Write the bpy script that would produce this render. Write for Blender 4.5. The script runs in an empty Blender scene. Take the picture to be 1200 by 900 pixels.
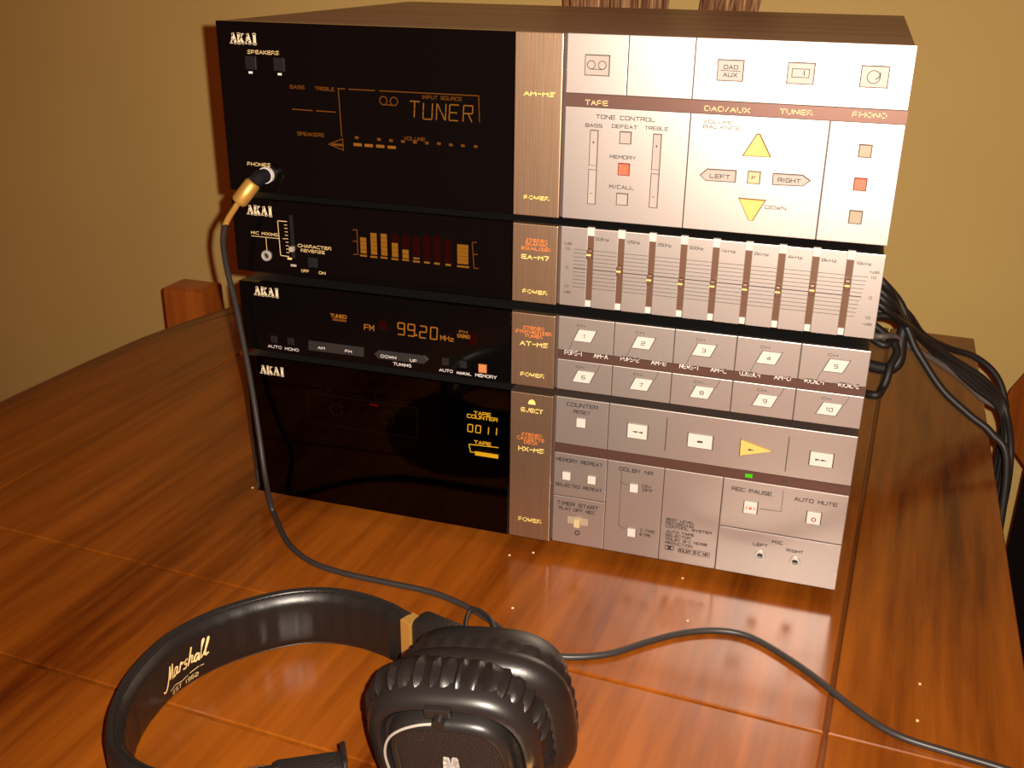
import bpy, bmesh, math, random
from mathutils import Vector, Matrix
random.seed(7)

# ------------------------------------------------------------------ camera
FPX = 1234.15
CAM = Vector((0.41485, -0.64457, 0.39818))
AX = Vector((0.95120824, 0.30830296, 0.01233598))      # image right
AY = Vector((0.1285347, -0.35958836, -0.92421591))     # image down
AZ = Vector((-0.28050262, 0.88070738, -0.38167104))    # view direction
scene = bpy.context.scene
COL = scene.collection
cd = bpy.data.cameras.new('camera')
cd.sensor_width = 36.0
cd.lens = FPX / 1200 * 36.0
cd.clip_start = 0.01
cam = bpy.data.objects.new('camera', cd)
COL.objects.link(cam)
cam.matrix_world = Matrix(((AX.x, -AY.x, -AZ.x, CAM.x), (AX.y, -AY.y, -AZ.y, CAM.y), (AX.z, -AY.z, -AZ.z, CAM.z), (0, 0, 0, 1)))
scene.camera = cam

# ------------------------------------------------------------------ world, lamps, exposure
w = bpy.data.worlds.new('room_light')
scene.world = w
w.use_nodes = True
w.node_tree.nodes['Background'].inputs[0].default_value = (1.0, 0.19, 0.04, 1)
w.node_tree.nodes['Background'].inputs[1].default_value = 0.125
fl = bpy.data.lights.new('phone_flash_offscreen', 'SPOT')
fl.spot_size = math.radians(112)
fl.spot_blend = 1.0
fl.energy = 40.0
fl.color = (1.0, 0.86, 0.70)
fl.shadow_soft_size = 0.003
flash = bpy.data.objects.new('phone_flash_offscreen', fl)
COL.objects.link(flash)
flash.location = CAM + AX * 0.016 - AY * 0.008 + AZ * 0.004
flash.rotation_euler = (AZ + AX * 0.04).to_track_quat('-Z', 'Y').to_euler()
scene.view_settings.view_transform = 'Standard'
scene.view_settings.look = 'None'
scene.view_settings.gamma = 1.0
scene.view_settings.use_curve_mapping = False
scene.view_settings.exposure = 0.0

ZT = -0.0105            # table top; the deck stands on 10 mm feet, its front panel starts at z = 0
FLOOR = ZT - 0.75

def ray(u, v):
    return AX * ((u - 600) / FPX) + AY * ((v - 450) / FPX) + AZ
def on_y(u, v, y):
    d = ray(u, v)
    return CAM + d * ((y - CAM.y) / d.y)
def on_z(u, v, z):
    d = ray(u, v)
    return CAM + d * ((z - CAM.z) / d.z)
def pp(u, v):           # a point of the front panel plane as (x, z)
    q = on_y(u, v, 0.0)
    return q.x, q.z

# ------------------------------------------------------------------ materials
def srgb(r, g, b):
    def f(c):
        c /= 255.0
        return c / 12.92 if c < 0.04045 else ((c + 0.055) / 1.055) ** 2.4
    return (f(r), f(g), f(b), 1)
def mat(name, col, rough=0.5, metal=0.0, spec=0.5, emit=None, estr=1.0, coat=0.0, ior=1.5):
    m = bpy.data.materials.new(name)
    m.use_nodes = True
    b = m.node_tree.nodes['Principled BSDF']
    b.inputs['Base Color'].default_value = col
    b.inputs['Roughness'].default_value = rough
    b.inputs['Metallic'].default_value = metal
    b.inputs['Specular IOR Level'].default_value = spec
    b.inputs['IOR'].default_value = ior
    b.inputs['Coat Weight'].default_value = coat
    if emit:
        b.inputs['Emission Color'].default_value = emit
        b.inputs['Emission Strength'].default_value = estr
    return m
def nodes(m):
    nt = m.node_tree
    return nt, nt.nodes, nt.links, nt.nodes['Principled BSDF']
def coords(m, scale=(1, 1, 1), rot=(0, 0, 0)):
    nt, N, L, b = nodes(m)
    tc = N.new('ShaderNodeTexCoord')
    mp = N.new('ShaderNodeMapping')
    mp.inputs['Scale'].default_value = scale
    mp.inputs['Rotation'].default_value = rot
    L.new(tc.outputs['Object'], mp.inputs['Vector'])
    return mp
def noise(m, vec, scale, detail=3, rough=0.5):
    nt, N, L, b = nodes(m)
    n = N.new('ShaderNodeTexNoise')
    n.inputs['Scale'].default_value = scale
    n.inputs['Detail'].default_value = detail
    n.inputs['Roughness'].default_value = rough
    L.new(vec.outputs[0], n.inputs['Vector'])
    return n
def ramp(m, fac, stops):
    nt, N, L, b = nodes(m)
    r = N.new('ShaderNodeValToRGB')
    while len(r.color_ramp.elements) < len(stops):
        r.color_ramp.elements.new(0.5)
    for e, (p, c) in zip(r.color_ramp.elements, stops):
        e.position = p
        e.color = c
    L.new(fac, r.inputs[0])
    return r
def bump(m, h, strength=0.2, dist=0.001):
    nt, N, L, b = nodes(m)
    bp = N.new('ShaderNodeBump')
    bp.inputs['Strength'].default_value = strength
    bp.inputs['Distance'].default_value = dist
    L.new(h, bp.inputs['Height'])
    L.new(bp.outputs[0], b.inputs['Normal'])

M = {}
M['glass'] = mat('black_glass', (0.0025, 0.002, 0.002, 1), 0.04, ior=1.36)
M['black'] = mat('black_metal', (0.012, 0.011, 0.011, 1), 0.45)
M['edge'] = mat('dark_edge', (0.03, 0.028, 0.027, 1), 0.4)
M['groove'] = mat('groove', (0.06, 0.04, 0.035, 1), 0.6)
M['dark_button'] = mat('dark_button', (0.010, 0.010, 0.012, 1), 0.4)
M['mid_button'] = mat('mid_dark_button', (0.022, 0.020, 0.020, 1), 0.45)
M['white'] = mat('white_button', (0.62, 0.56, 0.52, 1), 0.4)
M['pale'] = mat('pale_button', (0.40, 0.34, 0.31, 1), 0.45)
M['cream'] = mat('cream_button', (0.55, 0.43, 0.24, 1), 0.4)
M['yellow'] = mat('yellow_button', (0.72, 0.46, 0.13, 1), 0.4)
M['red'] = mat('red_button', (0.68, 0.13, 0.07, 1), 0.4)
M['beige'] = mat('beige_button', (0.36, 0.28, 0.20, 1), 0.45)
M['orange_button'] = mat('orange_button', (0.55, 0.2, 0.07, 1), 0.4)
M['print_dark'] = mat('dark_print', (0.035, 0.025, 0.025, 1), 0.6)
M['print_red'] = mat('red_print', (0.7, 0.08, 0.05, 1), 0.5)
M['print_white'] = mat('white_print', (0.75, 0.7, 0.68, 1), 0.5)
M['print_gold'] = mat('gold_print', (0.80, 0.58, 0.26, 1), 0.45)
M['print_yellow'] = mat('yellow_print', (0.95, 0.72, 0.22, 1), 0.4)
M['print_orange'] = mat('orange_print', (0.9, 0.25, 0.05, 1), 0.4)
M['logo'] = mat('logo_print', (0.80, 0.66, 0.44, 1), 0.4)
M['amber'] = mat('amber_display', (0, 0, 0, 1), 0.5, spec=0.0, emit=(1.0, 0.30, 0.025, 1), estr=0.42)
M['amber_dim'] = mat('dim_amber_display', (0, 0, 0, 1), 0.5, spec=0.0, emit=(1.0, 0.27, 0.03, 1), estr=0.20)
M['amber_bar'] = mat('amber_bar', (0, 0, 0, 1), 0.5, spec=0.0, emit=(1.0, 0.33, 0.03, 1), estr=0.32)
M['amber_bright'] = mat('bright_amber_display', (0, 0, 0, 1), 0.5, spec=0.0, emit=(1.0, 0.45, 0.015, 1), estr=0.8)
M['red_dim'] = mat('faint_red_display', (0, 0, 0, 1), 0.5, spec=0.0, emit=(1.0, 0.07, 0.03, 1), estr=0.028)  # display bars that are off, with a faint red glow put in
M['led_red'] = mat('red_led', (0, 0, 0, 1), 0.5, spec=0.0, emit=(1.0, 0.01, 0.01, 1), estr=0.9)
M['led_green'] = mat('green_led', (0, 0, 0, 1), 0.5, spec=0.0, emit=(0.12, 0.9, 0.01, 1), estr=0.8)
M['chrome'] = mat('chrome', (0.7, 0.68, 0.65, 1), 0.25, 1.0)
M['gold'] = mat('gold_metal', (0.66, 0.37, 0.085, 1), 0.42, 0.6)
M['rubber'] = mat('cable_rubber', (0.016, 0.013, 0.012, 1), 0.5)
M['rubber_pale'] = mat('grey_cable', (0.14, 0.11, 0.10, 1), 0.5)
M['steel'] = mat('satin_steel', (0.55, 0.52, 0.47, 1), 0.4, 0.4)
M['rubber_grey'] = mat('plug_cable', (0.030, 0.026, 0.025, 1), 0.42)
M['tape_shell'] = mat('cassette_shell', (0.05, 0.045, 0.045, 1), 0.5)
M['tape_print'] = mat('cassette_print', (0.5, 0.48, 0.5, 1), 0.6)

# silver front plates: bead-blasted aluminium
m = M['silver'] = mat('silver_aluminium', (0.60, 0.55, 0.52, 1), 0.42, 0.85)
v = coords(m)
n = noise(m, v, 900, 2)
nt, N, L, b = nodes(m)
r = ramp(m, n.outputs[0], [(0.3, (0.525, 0.468, 0.442, 1)), (0.7, (0.57, 0.508, 0.484, 1))])
L.new(r.outputs[0], b.inputs['Base Color'])
bump(m, n.outputs[0], 0.04, 0.0003)
# copper strip, brushed up and down
m = M['copper'] = mat('brushed_copper', (0.62, 0.40, 0.25, 1), 0.38, 0.9)
v = coords(m, (1, 1, 0.01))
n = noise(m, v, 1800, 3, 0.7)
nt, N, L, b = nodes(m)
r = ramp(m, n.outputs[0], [(0.25, (0.42, 0.275, 0.175, 1)), (0.75, (0.55, 0.375, 0.25, 1))])
L.new(r.outputs[0], b.inputs['Base Color'])
bump(m, n.outputs[0], 0.15, 0.0003)
M['stripe'] = mat('brown_stripe', (0.135, 0.068, 0.055, 1), 0.45, 0.6)
M['slot'] = mat('brown_slot', (0.15, 0.075, 0.045, 1), 0.45, 0.4)
M['slot_knob'] = mat('brown_slider', (0.17, 0.085, 0.05, 1), 0.4, 0.4)

# smoked cassette window
m = bpy.data.materials.new('smoked_glass')
m.use_nodes = True
nt = m.node_tree
nt.nodes.clear()
out = nt.nodes.new('ShaderNodeOutputMaterial')
tr = nt.nodes.new('ShaderNodeBsdfTransparent')
tr.inputs[0].default_value = (0.30, 0.26, 0.26, 1)
gl = nt.nodes.new('ShaderNodeBsdfGlossy')
gl.inputs['Roughness'].default_value = 0.04
fr = nt.nodes.new('ShaderNodeFresnel')
fr.inputs[0].default_value = 1.42
mx = nt.nodes.new('ShaderNodeMixShader')
nt.links.new(fr.outputs[0], mx.inputs[0])
nt.links.new(tr.outputs[0], mx.inputs[1])
nt.links.new(gl.outputs[0], mx.inputs[2])
nt.links.new(mx.outputs[0], out.inputs[0])
M['smoke'] = m

def wood(name, dark, light, rough, axis_scale, sc=9.0, coat=0.0, bstr=0.05):
    m = mat(name, light, rough, coat=coat)
    v = coords(m, axis_scale)
    n1 = noise(m, v, sc, 6, 0.62)
    n2 = noise(m, v, sc * 9, 3, 0.6)
    nt, N, L, b = nodes(m)
    ad = N.new('ShaderNodeMath')
    ad.operation = 'MULTIPLY_ADD'
    ad.inputs[1].default_value = 0.35
    L.new(n2.outputs[0], ad.inputs[0])
    L.new(n1.outputs[0], ad.inputs[2])
    r = ramp(m, ad.outputs[0], [(0.50, dark), (0.64, tuple((a + c) / 2 for a, c in zip(dark, light))), (0.80, light)])
    L.new(r.outputs[0], b.inputs['Base Color'])
    bump(m, n2.outputs[0], bstr, 0.0005)
    return m
M['table'] = wood('varnished_table_wood', (0.085, 0.015, 0.0015, 1), (0.31, 0.083, 0.007, 1), 0.18, (1, 0.07, 1), 11)
M['moulding'] = wood('table_edge_wood', (0.10, 0.022, 0.006, 1), (0.20, 0.055, 0.011, 1), 0.25, (1, 0.1, 1), 13)
M['chair'] = wood('chair_wood', (0.30, 0.065, 0.009, 1), (0.50, 0.135, 0.02, 1), 0.3, (1, 1, 0.1), 14)
M['walnut'] = wood('walnut_vinyl', (0.19, 0.125, 0.09, 1), (0.40, 0.275, 0.205, 1), 0.42, (0.06, 1, 1), 26)
m = M['wall'] = mat('ochre_wall_paint', (0.56, 0.40, 0.12, 1), 0.7)
v = coords(m)
n = noise(m, v, 3.0, 4)
nt, N, L, b = nodes(m)
r = ramp(m, n.outputs[0], [(0.3, (0.74, 0.52, 0.17, 1)), (0.7, (0.81, 0.575, 0.19, 1))])
L.new(r.outputs[0], b.inputs['Base Color'])
n2 = noise(m, v, 160, 3)
bump(m, n2.outputs[0], 0.12, 0.001)
M['floor'] = wood('floor_boards', (0.05, 0.02, 0.01, 1), (0.10, 0.045, 0.02, 1), 0.5, (1, 0.1, 1), 8)
# headphone leather and vinyl
m = M['leather'] = mat('black_leather', (0.010, 0.008, 0.0075, 1), 0.36)
v = coords(m)
n = noise(m, v, 420, 2)
bump(m, n.outputs[0], 0.12, 0.0005)
m = M['satin'] = mat('satin_black_plastic', (0.012, 0.0105, 0.010, 1), 0.36)
m = M['vinyl'] = mat('black_grained_vinyl', (0.011, 0.009, 0.0085, 1), 0.5)
v = coords(m)
nt, N, L, b = nodes(m)
vo = N.new('ShaderNodeTexVoronoi')
vo.inputs['Scale'].default_value = 1100
L.new(v.outputs[0], vo.inputs['Vector'])
bump(m, vo.outputs[0], 0.5, 0.0006)
m = M['stalk'] = mat('dried_stalks', (0.4, 0.22, 0.1, 1), 0.7)
v = coords(m, (1, 1, 0.03))
n = noise(m, v, 240, 3, 0.7)
nt, N, L, b = nodes(m)
r = ramp(m, n.outputs[0], [(0.32, (0.10, 0.035, 0.015, 1)), (0.5, (0.36, 0.16, 0.065, 1)), (0.68, (0.80, 0.52, 0.25, 1))])
L.new(r.outputs[0], b.inputs['Base Color'])

# ------------------------------------------------------------------ mesh helpers
class MB:
    def __init__(s):
        s.v = []
        s.f = []
    def add(s, vs, fs):
        o = len(s.v)
        s.v += [Vector(p) for p in vs]
        s.f += [tuple(i + o for i in f) for f in fs]
        return s
    def box(s, x0, x1, y0, y1, z0, z1, c=0.0):
        if c <= 0:
            return s.add([(x0, y0, z0), (x1, y0, z0), (x1, y1, z0), (x0, y1, z0), (x0, y0, z1), (x1, y0, z1), (x1, y1, z1), (x0, y1, z1)],
                         [(3, 2, 1, 0), (4, 5, 6, 7), (0, 1, 5, 4), (1, 2, 6, 5), (2, 3, 7, 6), (3, 0, 4, 7)])
        bm = bmesh.new()
        bmesh.ops.create_cube(bm, size=1.0)
        for q in bm.verts:
            q.co = Vector(((x0 + x1) / 2 + q.co.x * (x1 - x0), (y0 + y1) / 2 + q.co.y * (y1 - y0), (z0 + z1) / 2 + q.co.z * (z1 - z0)))
        bmesh.ops.bevel(bm, geom=bm.edges[:], offset=c, segments=2, affect='EDGES', profile=0.6)
        bm.verts.index_update()
        s.add([q.co.copy() for q in bm.verts], [tuple(q.index for q in f.verts) for f in bm.faces])
        bm.free()
        return s
    def prism_y(s, poly, y0, y1, c=0.0):
        """polygon of (x, z), front face at y0 (towards the viewer), back at y1; c chamfers the front edge"""
        n = len(poly)
        ar = sum(poly[i][0] * poly[(i + 1) % n][1] - poly[(i + 1) % n][0] * poly[i][1] for i in range(n))
        if ar < 0:
            poly = poly[::-1]
        rings = []
        if c > 0:
            rings.append([(x, y0, z) for x, z in inset(poly, c)])
            rings.append([(x, y0 + c, z) for x, z in poly])
        else:
            rings.append([(x, y0, z) for x, z in poly])
        rings.append([(x, y1, z) for x, z in poly])
        return s.loft(rings, True, True)
    def prism_z(s, poly, z0, z1, c=0.0):
        n = len(poly)
        ar = sum(poly[i][0] * poly[(i + 1) % n][1] - poly[(i + 1) % n][0] * poly[i][1] for i in range(n))
        if ar < 0:
            poly = poly[::-1]
        rings = [[(x, y, z0) for x, y in poly]]
        if c > 0:
            rings.append([(x, y, z1 - c) for x, y in poly])
            rings.append([(x, y, z1) for x, y in inset(poly, c)])
        else:
            rings.append([(x, y, z1) for x, y in poly])
        return s.loft(rings, True, True)
    def loft(s, rings, cap0=False, cap1=False):
        n = len(rings[0])
        vs = [p for r_ in rings for p in r_]
        fs = []
        for k in range(len(rings) - 1):
            for i in range(n):
                j = (i + 1) % n
                fs.append((k * n + i, k * n + j, (k + 1) * n + j, (k + 1) * n + i))
        if cap0:
            fs.append(tuple(range(n))[::-1])
        if cap1:
            fs.append(tuple((len(rings) - 1) * n + i for i in range(n)))
        return s.add(vs, fs)
    def tube(s, pts, r, seg=10, cap=True):
        pts = [Vector(p) for p in pts]
        rr = r if isinstance(r, (list, tuple)) else [r] * len(pts)
        rings = []
        up = None
        for i, p in enumerate(pts):
            t = (pts[min(i + 1, len(pts) - 1)] - pts[max(i - 1, 0)]).normalized()
            if up is None:
                up = Vector((0, 0, 1)) if abs(t.z) < 0.9 else Vector((1, 0, 0))
            a = t.cross(up).normalized()
            up = a.cross(t).normalized()
            rings.append([p + (a * math.cos(q) + up * math.sin(q)) * rr[i] for q in [2 * math.pi * k / seg for k in range(seg)]])
        return s.loft(rings, cap, cap)
    def rod(s, a, b, r, seg=16, r2=None):
        return s.tube([a, b], [r, r if r2 is None else r2], seg)

def inset(poly, c):
    n = len(poly)
    res = []
    for i in range(n):
        p0, p1, p2 = Vector(poly[i - 1]), Vector(poly[i]), Vector(poly[(i + 1) % n])
        d1, d2 = (p1 - p0).normalized(), (p2 - p1).normalized()
        n1, n2 = Vector((-d1.y, d1.x)), Vector((-d2.y, d2.x))
        k = 1 + n1.dot(n2)
        q = p1 + (n1 + n2) * (c / max(k, 0.3))
        res.append((q.x, q.y))
    return res

def spline(pts, n=8):
    pts = [Vector(p) for p in pts]
    P = [pts[0] * 2 - pts[1]] + pts + [pts[-1] * 2 - pts[-2]]
    res = []
    for i in range(1, len(P) - 2):
        for k in range(n):
            t = k / n
            a, b_, c, d = P[i - 1], P[i], P[i + 1], P[i + 2]
            res.append(0.5 * ((2 * b_) + (c - a) * t + (2 * a - 5 * b_ + 4 * c - d) * t * t + (3 * b_ - a - 3 * c + d) * t ** 3))
    res.append(pts[-1])
    return res

INV = {}
def root_of(o):
    while o.parent:
        o = o.parent
    return o
def thing(name, label, cat, loc, group=None, rz=0.0):
    o = bpy.data.objects.new(name, None)
    COL.objects.link(o)
    o.empty_display_size = 0.02
    o.location = loc
    o.rotation_euler = (0, 0, rz)
    o['label'] = label
    o['category'] = cat
    if group:
        o['group'] = group
    INV[o.name] = (Matrix.Translation(loc) @ Matrix.Rotation(rz, 4, 'Z')).inverted()
    return o
def build(mb, name, material, parent=None, smooth=False, local=False, bev=0.0):
    vs = mb.v
    if parent is not None and not local:
        k = INV.get(root_of(parent).name)
        if k is not None:
            vs = [k @ p for p in vs]
    me = bpy.data.meshes.new(name)
    me.from_pydata([tuple(p) for p in vs], [], mb.f)
    me.materials.append(material)
    if smooth:
        for p in me.polygons:
            p.use_smooth = True
        try:
            me.set_sharp_from_angle(angle=math.radians(40))
        except Exception:
            pass
    me.update()
    o = bpy.data.objects.new(name, me)
    COL.objects.link(o)
    if parent is not None:
        o.parent = parent
    return o
def single(mb, name, material, label, cat, group=None, smooth=False):
    """a thing made of one mesh, its origin at the middle of its base"""
    xs = [p.x for p in mb.v]
    ys = [p.y for p in mb.v]
    zs = [p.z for p in mb.v]
    c = Vector(((min(xs) + max(xs)) / 2, (min(ys) + max(ys)) / 2, min(zs)))
    mb.v = [p - c for p in mb.v]
    o = build(mb, name, material, None, smooth)
    o.location = c
    o['label'] = label
    o['category'] = cat
    if group:
        o['group'] = group
    return o
def structure(mb, name, material):
    o = build(mb, name, material)
    o['kind'] = 'structure'
    return o

# ------------------------------------------------------------------ lettering (drawn strokes)
G = {
 'A': [[(0, 0), (.5, 1), (1, 0)], [(.22, .33), (.78, .33)]],
 'B': [[(0, 0), (0, 1), (.85, 1), (1, .85), (1, .65), (.85, .5), (0, .5)], [(.85, .5), (1, .35), (1, .15), (.85, 0), (0, 0)]],
 'C': [[(1, 1), (.12, 1), (0, .85), (0, .15), (.12, 0), (1, 0)]],
 'D': [[(0, 0), (0, 1), (.8, 1), (1, .8), (1, .2), (.8, 0), (0, 0)]],
 'E': [[(1, 1), (0, 1), (0, 0), (1, 0)], [(0, .5), (.9, .5)]],
 'F': [[(1, 1), (0, 1), (0, 0)], [(0, .5), (.85, .5)]],
 'G': [[(1, 1), (.12, 1), (0, .85), (0, .15), (.12, 0), (1, 0), (1, .5), (.55, .5)]],
 'H': [[(0, 0), (0, 1)], [(1, 0), (1, 1)], [(0, .5), (1, .5)]],
 'I': [[(.5, 0), (.5, 1)]],
 'J': [[(1, 1), (1, .15), (.85, 0), (.12, 0), (0, .15), (0, .35)]],
 'K': [[(0, 0), (0, 1)], [(1, 1), (.15, .5), (1, 0)], [(0, .5), (.15, .5)]],
 'L': [[(0, 1), (0, 0), (1, 0)]],
 'M': [[(0, 0), (0, 1), (.5, .35), (1, 1), (1, 0)]],
 'N': [[(0, 0), (0, 1), (1, 0), (1, 1)]],
 'O': [[(.12, 0), (0, .15), (0, .85), (.12, 1), (.88, 1), (1, .85), (1, .15), (.88, 0), (.12, 0)]],
 'P': [[(0, 0), (0, 1), (.85, 1), (1, .85), (1, .6), (.85, .42), (0, .42)]],
 'Q': [[(.12, 0), (0, .15), (0, .85), (.12, 1), (.88, 1), (1, .85), (1, .15), (.88, 0), (.12, 0)], [(.65, .3), (1, -.05)]],
 'R': [[(0, 0), (0, 1), (.85, 1), (1, .85), (1, .6), (.85, .45), (0, .45)], [(.6, .45), (1, 0)]],
 'S': [[(1, 1), (.12, 1), (0, .88), (0, .6), (.12, .5), (.88, .5), (1, .38), (1, .12), (.88, 0), (0, 0)]],
 'T': [[(0, 1), (1, 1)], [(.5, 1), (.5, 0)]],
 'U': [[(0, 1), (0, .15), (.12, 0), (.88, 0), (1, .15), (1, 1)]],
 'V': [[(0, 1), (.5, 0), (1, 1)]],
 'W': [[(0, 1), (.25, 0), (.5, .75), (.75, 0), (1, 1)]],
 'X': [[(0, 0), (1, 1)], [(0, 1), (1, 0)]],
 'Y': [[(0, 1), (.5, .5), (1, 1)], [(.5, .5), (.5, 0)]],
 'Z': [[(0, 1), (1, 1), (0, 0), (1, 0)]],
 '0': [[(.12, 0), (0, .15), (0, .85), (.12, 1), (.88, 1), (1, .85), (1, .15), (.88, 0), (.12, 0)]],
 '1': [[(.25, .8), (.5, 1), (.5, 0)]],
 '2': [[(0, 1), (.88, 1), (1, .88), (1, .6), (.88, .5), (.12, .5), (0, .4), (0, 0), (1, 0)]],
 '3': [[(0, 1), (.88, 1), (1, .88), (1, .12), (.88, 0), (0, 0)], [(.2, .5), (1, .5)]],
 '4': [[(.8, 0), (.8, 1), (0, .3), (1, .3)]],
 '5': [[(1, 1), (0, 1), (0, .55), (.88, .55), (1, .42), (1, .12), (.88, 0), (0, 0)]],
 '6': [[(1, 1), (.12, 1), (0, .85), (0, .12), (.12, 0), (.88, 0), (1, .12), (1, .45), (.88, .55), (0, .55)]],
 '7': [[(0, 1), (1, 1), (.4, 0)]],
 '8': [[(.12, .5), (0, .6), (0, .9), (.12, 1), (.88, 1), (1, .9), (1, .6), (.88, .5), (.12, .5), (0, .4), (0, .1), (.12, 0), (.88, 0), (1, .1), (1, .4), (.88, .5)]],
 '9': [[(0, 0), (.88, 0), (1, .15), (1, .88), (.88, 1), (.12, 1), (0, .88), (0, .58), (.12, .48), (1, .48)]],
 '-': [[(.1, .5), (.9, .5)]], '/': [[(.1, 0), (.9, 1)]], '.': [[(.45, 0), (.55, 0)]], '+': [[(.1, .5), (.9, .5)], [(.5, .1), (.5, .9)]],
 'k': [[(0, 0), (0, 1)], [(.9, .65), (.1, .35), (.9, 0)]],
 'z': [[(0, .6), (1, .6), (0, 0), (1, 0)]],
 'd': [[(1, 1), (1, 0), (.1, 0), (0, .15), (0, .5), (.1, .62), (1, .62)]],
 ' ': [],
}
NARROW = {'I': .35, '1': .6, '.': .3, '-': .7, '/': .7, '+': .8, ' ': .7}
def ribbon(mb, pts, wd, fmap):
    """flat strokes: 2-D points mapped by fmap(a, b) into space"""
    for (x0, y0), (x1, y1) in zip(pts[:-1], pts[1:]):
        dx, dy = x1 - x0, y1 - y0
        l = math.hypot(dx, dy)
        if l < 1e-9:
            continue
        ux, uy = dx / l, dy / l
        h = wd / 2
        x0e, y0e, x1e, y1e = x0 - ux * h * .8, y0 - uy * h * .8, x1 + ux * h * .8, y1 + uy * h * .8
        q = [(x0e - uy * h, y0e + ux * h), (x0e + uy * h, y0e - ux * h), (x1e + uy * h, y1e - ux * h), (x1e - uy * h, y1e + ux * h)]
        mb.add([fmap(*a) for a in q], [(0, 1, 2, 3)])
YL, YR = -0.0026, -0.00025      # printing planes: on the black glass and copper (proud), on the silver plates
def text_mesh(s, cx, cz, width, height, stroke, y, slant=0.0):
    mb = MB()
    gap = 0.32
    tot = sum(NARROW.get(c, 1) for c in s) + gap * (len(s) - 1)
    cw = (width - stroke) / tot
    hh = height - stroke
    x = cx - width / 2 + stroke / 2
    for c in s:
        wch = NARROW.get(c, 1) * cw
        for st in G.get(c, []):
            ribbon(mb, [(x + a * wch + slant * (b_ - .5) * hh, cz - hh / 2 + b_ * hh) for a, b_ in st], stroke, lambda a, b_: (a, y, b_))
        x += wch + gap * cw
    return mb
def text(parent, s, u, v, wpx, hpx, material, y=YR, stroke=None, slant=0.0, name='lettering', dz=0.0):
    """text centred on pixel (u, v) of the front panel, its size read off in pixels"""
    cx, cz = pp(u, v)
    wd = pp(u + wpx / 2, v)[0] - pp(u - wpx / 2, v)[0]
    ht = pp(u, v - hpx / 2)[1] - pp(u, v + hpx / 2)[1]
    st = stroke if stroke else max(0.00022, ht * 0.17)
    return build(text_mesh(s, cx, cz, wd, ht, st, y + dz, slant), name, material, parent)
def line(parent, a, b, wd, material, y=YR, name='printed_line'):
    mb = MB()
    ribbon(mb, [pp(*a), pp(*b)], wd, lambda x, z: (x, y, z))
    return build(mb, name, material, parent)
def poly_line(parent, pts, wd, material, y=YR, name='printed_line', px=True):
    mb = MB()
    ribbon(mb, [pp(*a) if px else a for a in pts], wd, lambda x, z: (x, y, z))
    return build(mb, name, material, parent)
def circ(cx, cz, r, n=20, a0=0, a1=2 * math.pi):
    return [(cx + r * math.cos(a0 + (a1 - a0) * k / n), cz + r * math.sin(a0 + (a1 - a0) * k / n)) for k in range(n + 1)]
def rect(cx, cz, w_, h_, skew=0.0):
    return [(cx - w_ / 2 - skew / 2, cz - h_ / 2), (cx + w_ / 2 - skew / 2, cz - h_ / 2), (cx + w_ / 2 + skew / 2, cz + h_ / 2), (cx - w_ / 2 + skew / 2, cz + h_ / 2)]
def patch(parent, u, v, wpx, hpx, material, y, name):
    cx, cz = pp(u, v)
    wd = pp(u + wpx / 2, v)[0] - pp(u - wpx / 2, v)[0]
    ht = pp(u, v - hpx / 2)[1] - pp(u, v + hpx / 2)[1]
    return build(MB().prism_y(rect(cx, cz, wd, ht), y, y + 0.0004), name, material, parent)
def akai(parent, u, v):
    """serif maker's name"""
    cx, cz = pp(u, v)
    W_, H_ = 0.0203, 0.0067
    mb = MB()
    f = lambda a, b_: (cx - W_ / 2 + a * W_, YL, cz - H_ / 2 + b_ * H_)
    def S(pts, wd):
        mb2 = MB()
        ribbon(mb2, [(a * W_, b_ * H_) for a, b_ in pts], wd, lambda a, b_: (cx - W_ / 2 + a, YL, cz - H_ / 2 + b_))
        mb.add(mb2.v, mb2.f)
    for x0 in (0.0, 0.545):
        S([(x0 + .05, .06), (x0 + .135, .94)], .0008)
        S([(x0 + .14, .90), (x0 + .225, .08)], .0019)
        S([(x0 + .08, .36), (x0 + .19, .36)], .0007)
        S([(x0 + .015, .05), (x0 + .095, .05)], .0007)
        S([(x0 + .165, .05), (x0 + .275, .05)], .0007)
    S([(.345, .06), (.345, .94)], .0019)
    S([(.305, .05), (.40, .05)], .0007)
    S([(.305, .95), (.40, .95)], .0007)
    S([(.37, .42), (.49, .92)], .0008)
    S([(.41, .58), (.50, .08)], .0018)
    S([(.455, .95), (.525, .95)], .0007)
    S([(.455, .05), (.545, .05)], .0007)
    S([(.93, .06), (.93, .94)], .0021)
    S([(.875, .05), (.985, .05)], .0007)
    S([(.875, .95), (.985, .95)], .0007)
    return build(mb, 'maker_name', M['logo'], parent)
HOLES = []
def button(parent, u, v, wmm, hmm, material, name='push_button', skew=0.0, proud=0.0012, gap=0.0005, base_y=0.0, shape=None, gapmat=None):
    """a key standing a little proud in a real opening of its plate (cut further down)"""
    cx, cz = pp(u, v)
    sh = shape if shape else rect(cx, cz, wmm / 1000, hmm / 1000, skew / 1000)
    if sum(sh[i][0] * sh[(i + 1) % len(sh)][1] - sh[(i + 1) % len(sh)][0] * sh[i][1] for i in range(len(sh))) < 0:
        sh = sh[::-1]
    o = build(MB().prism_y(sh, base_y - proud, base_y + 0.0016, 0.0003), name, material, parent)
    if base_y == 0.0:
        HOLES.append(inset(sh, -gap))
    return o
def print_on(o, s, u, v, wpx, hpx, material, proud=0.0012, **k):
    return text(o, s, u, v, wpx, hpx, material, y=-proud - 0.0002, **k)

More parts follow.
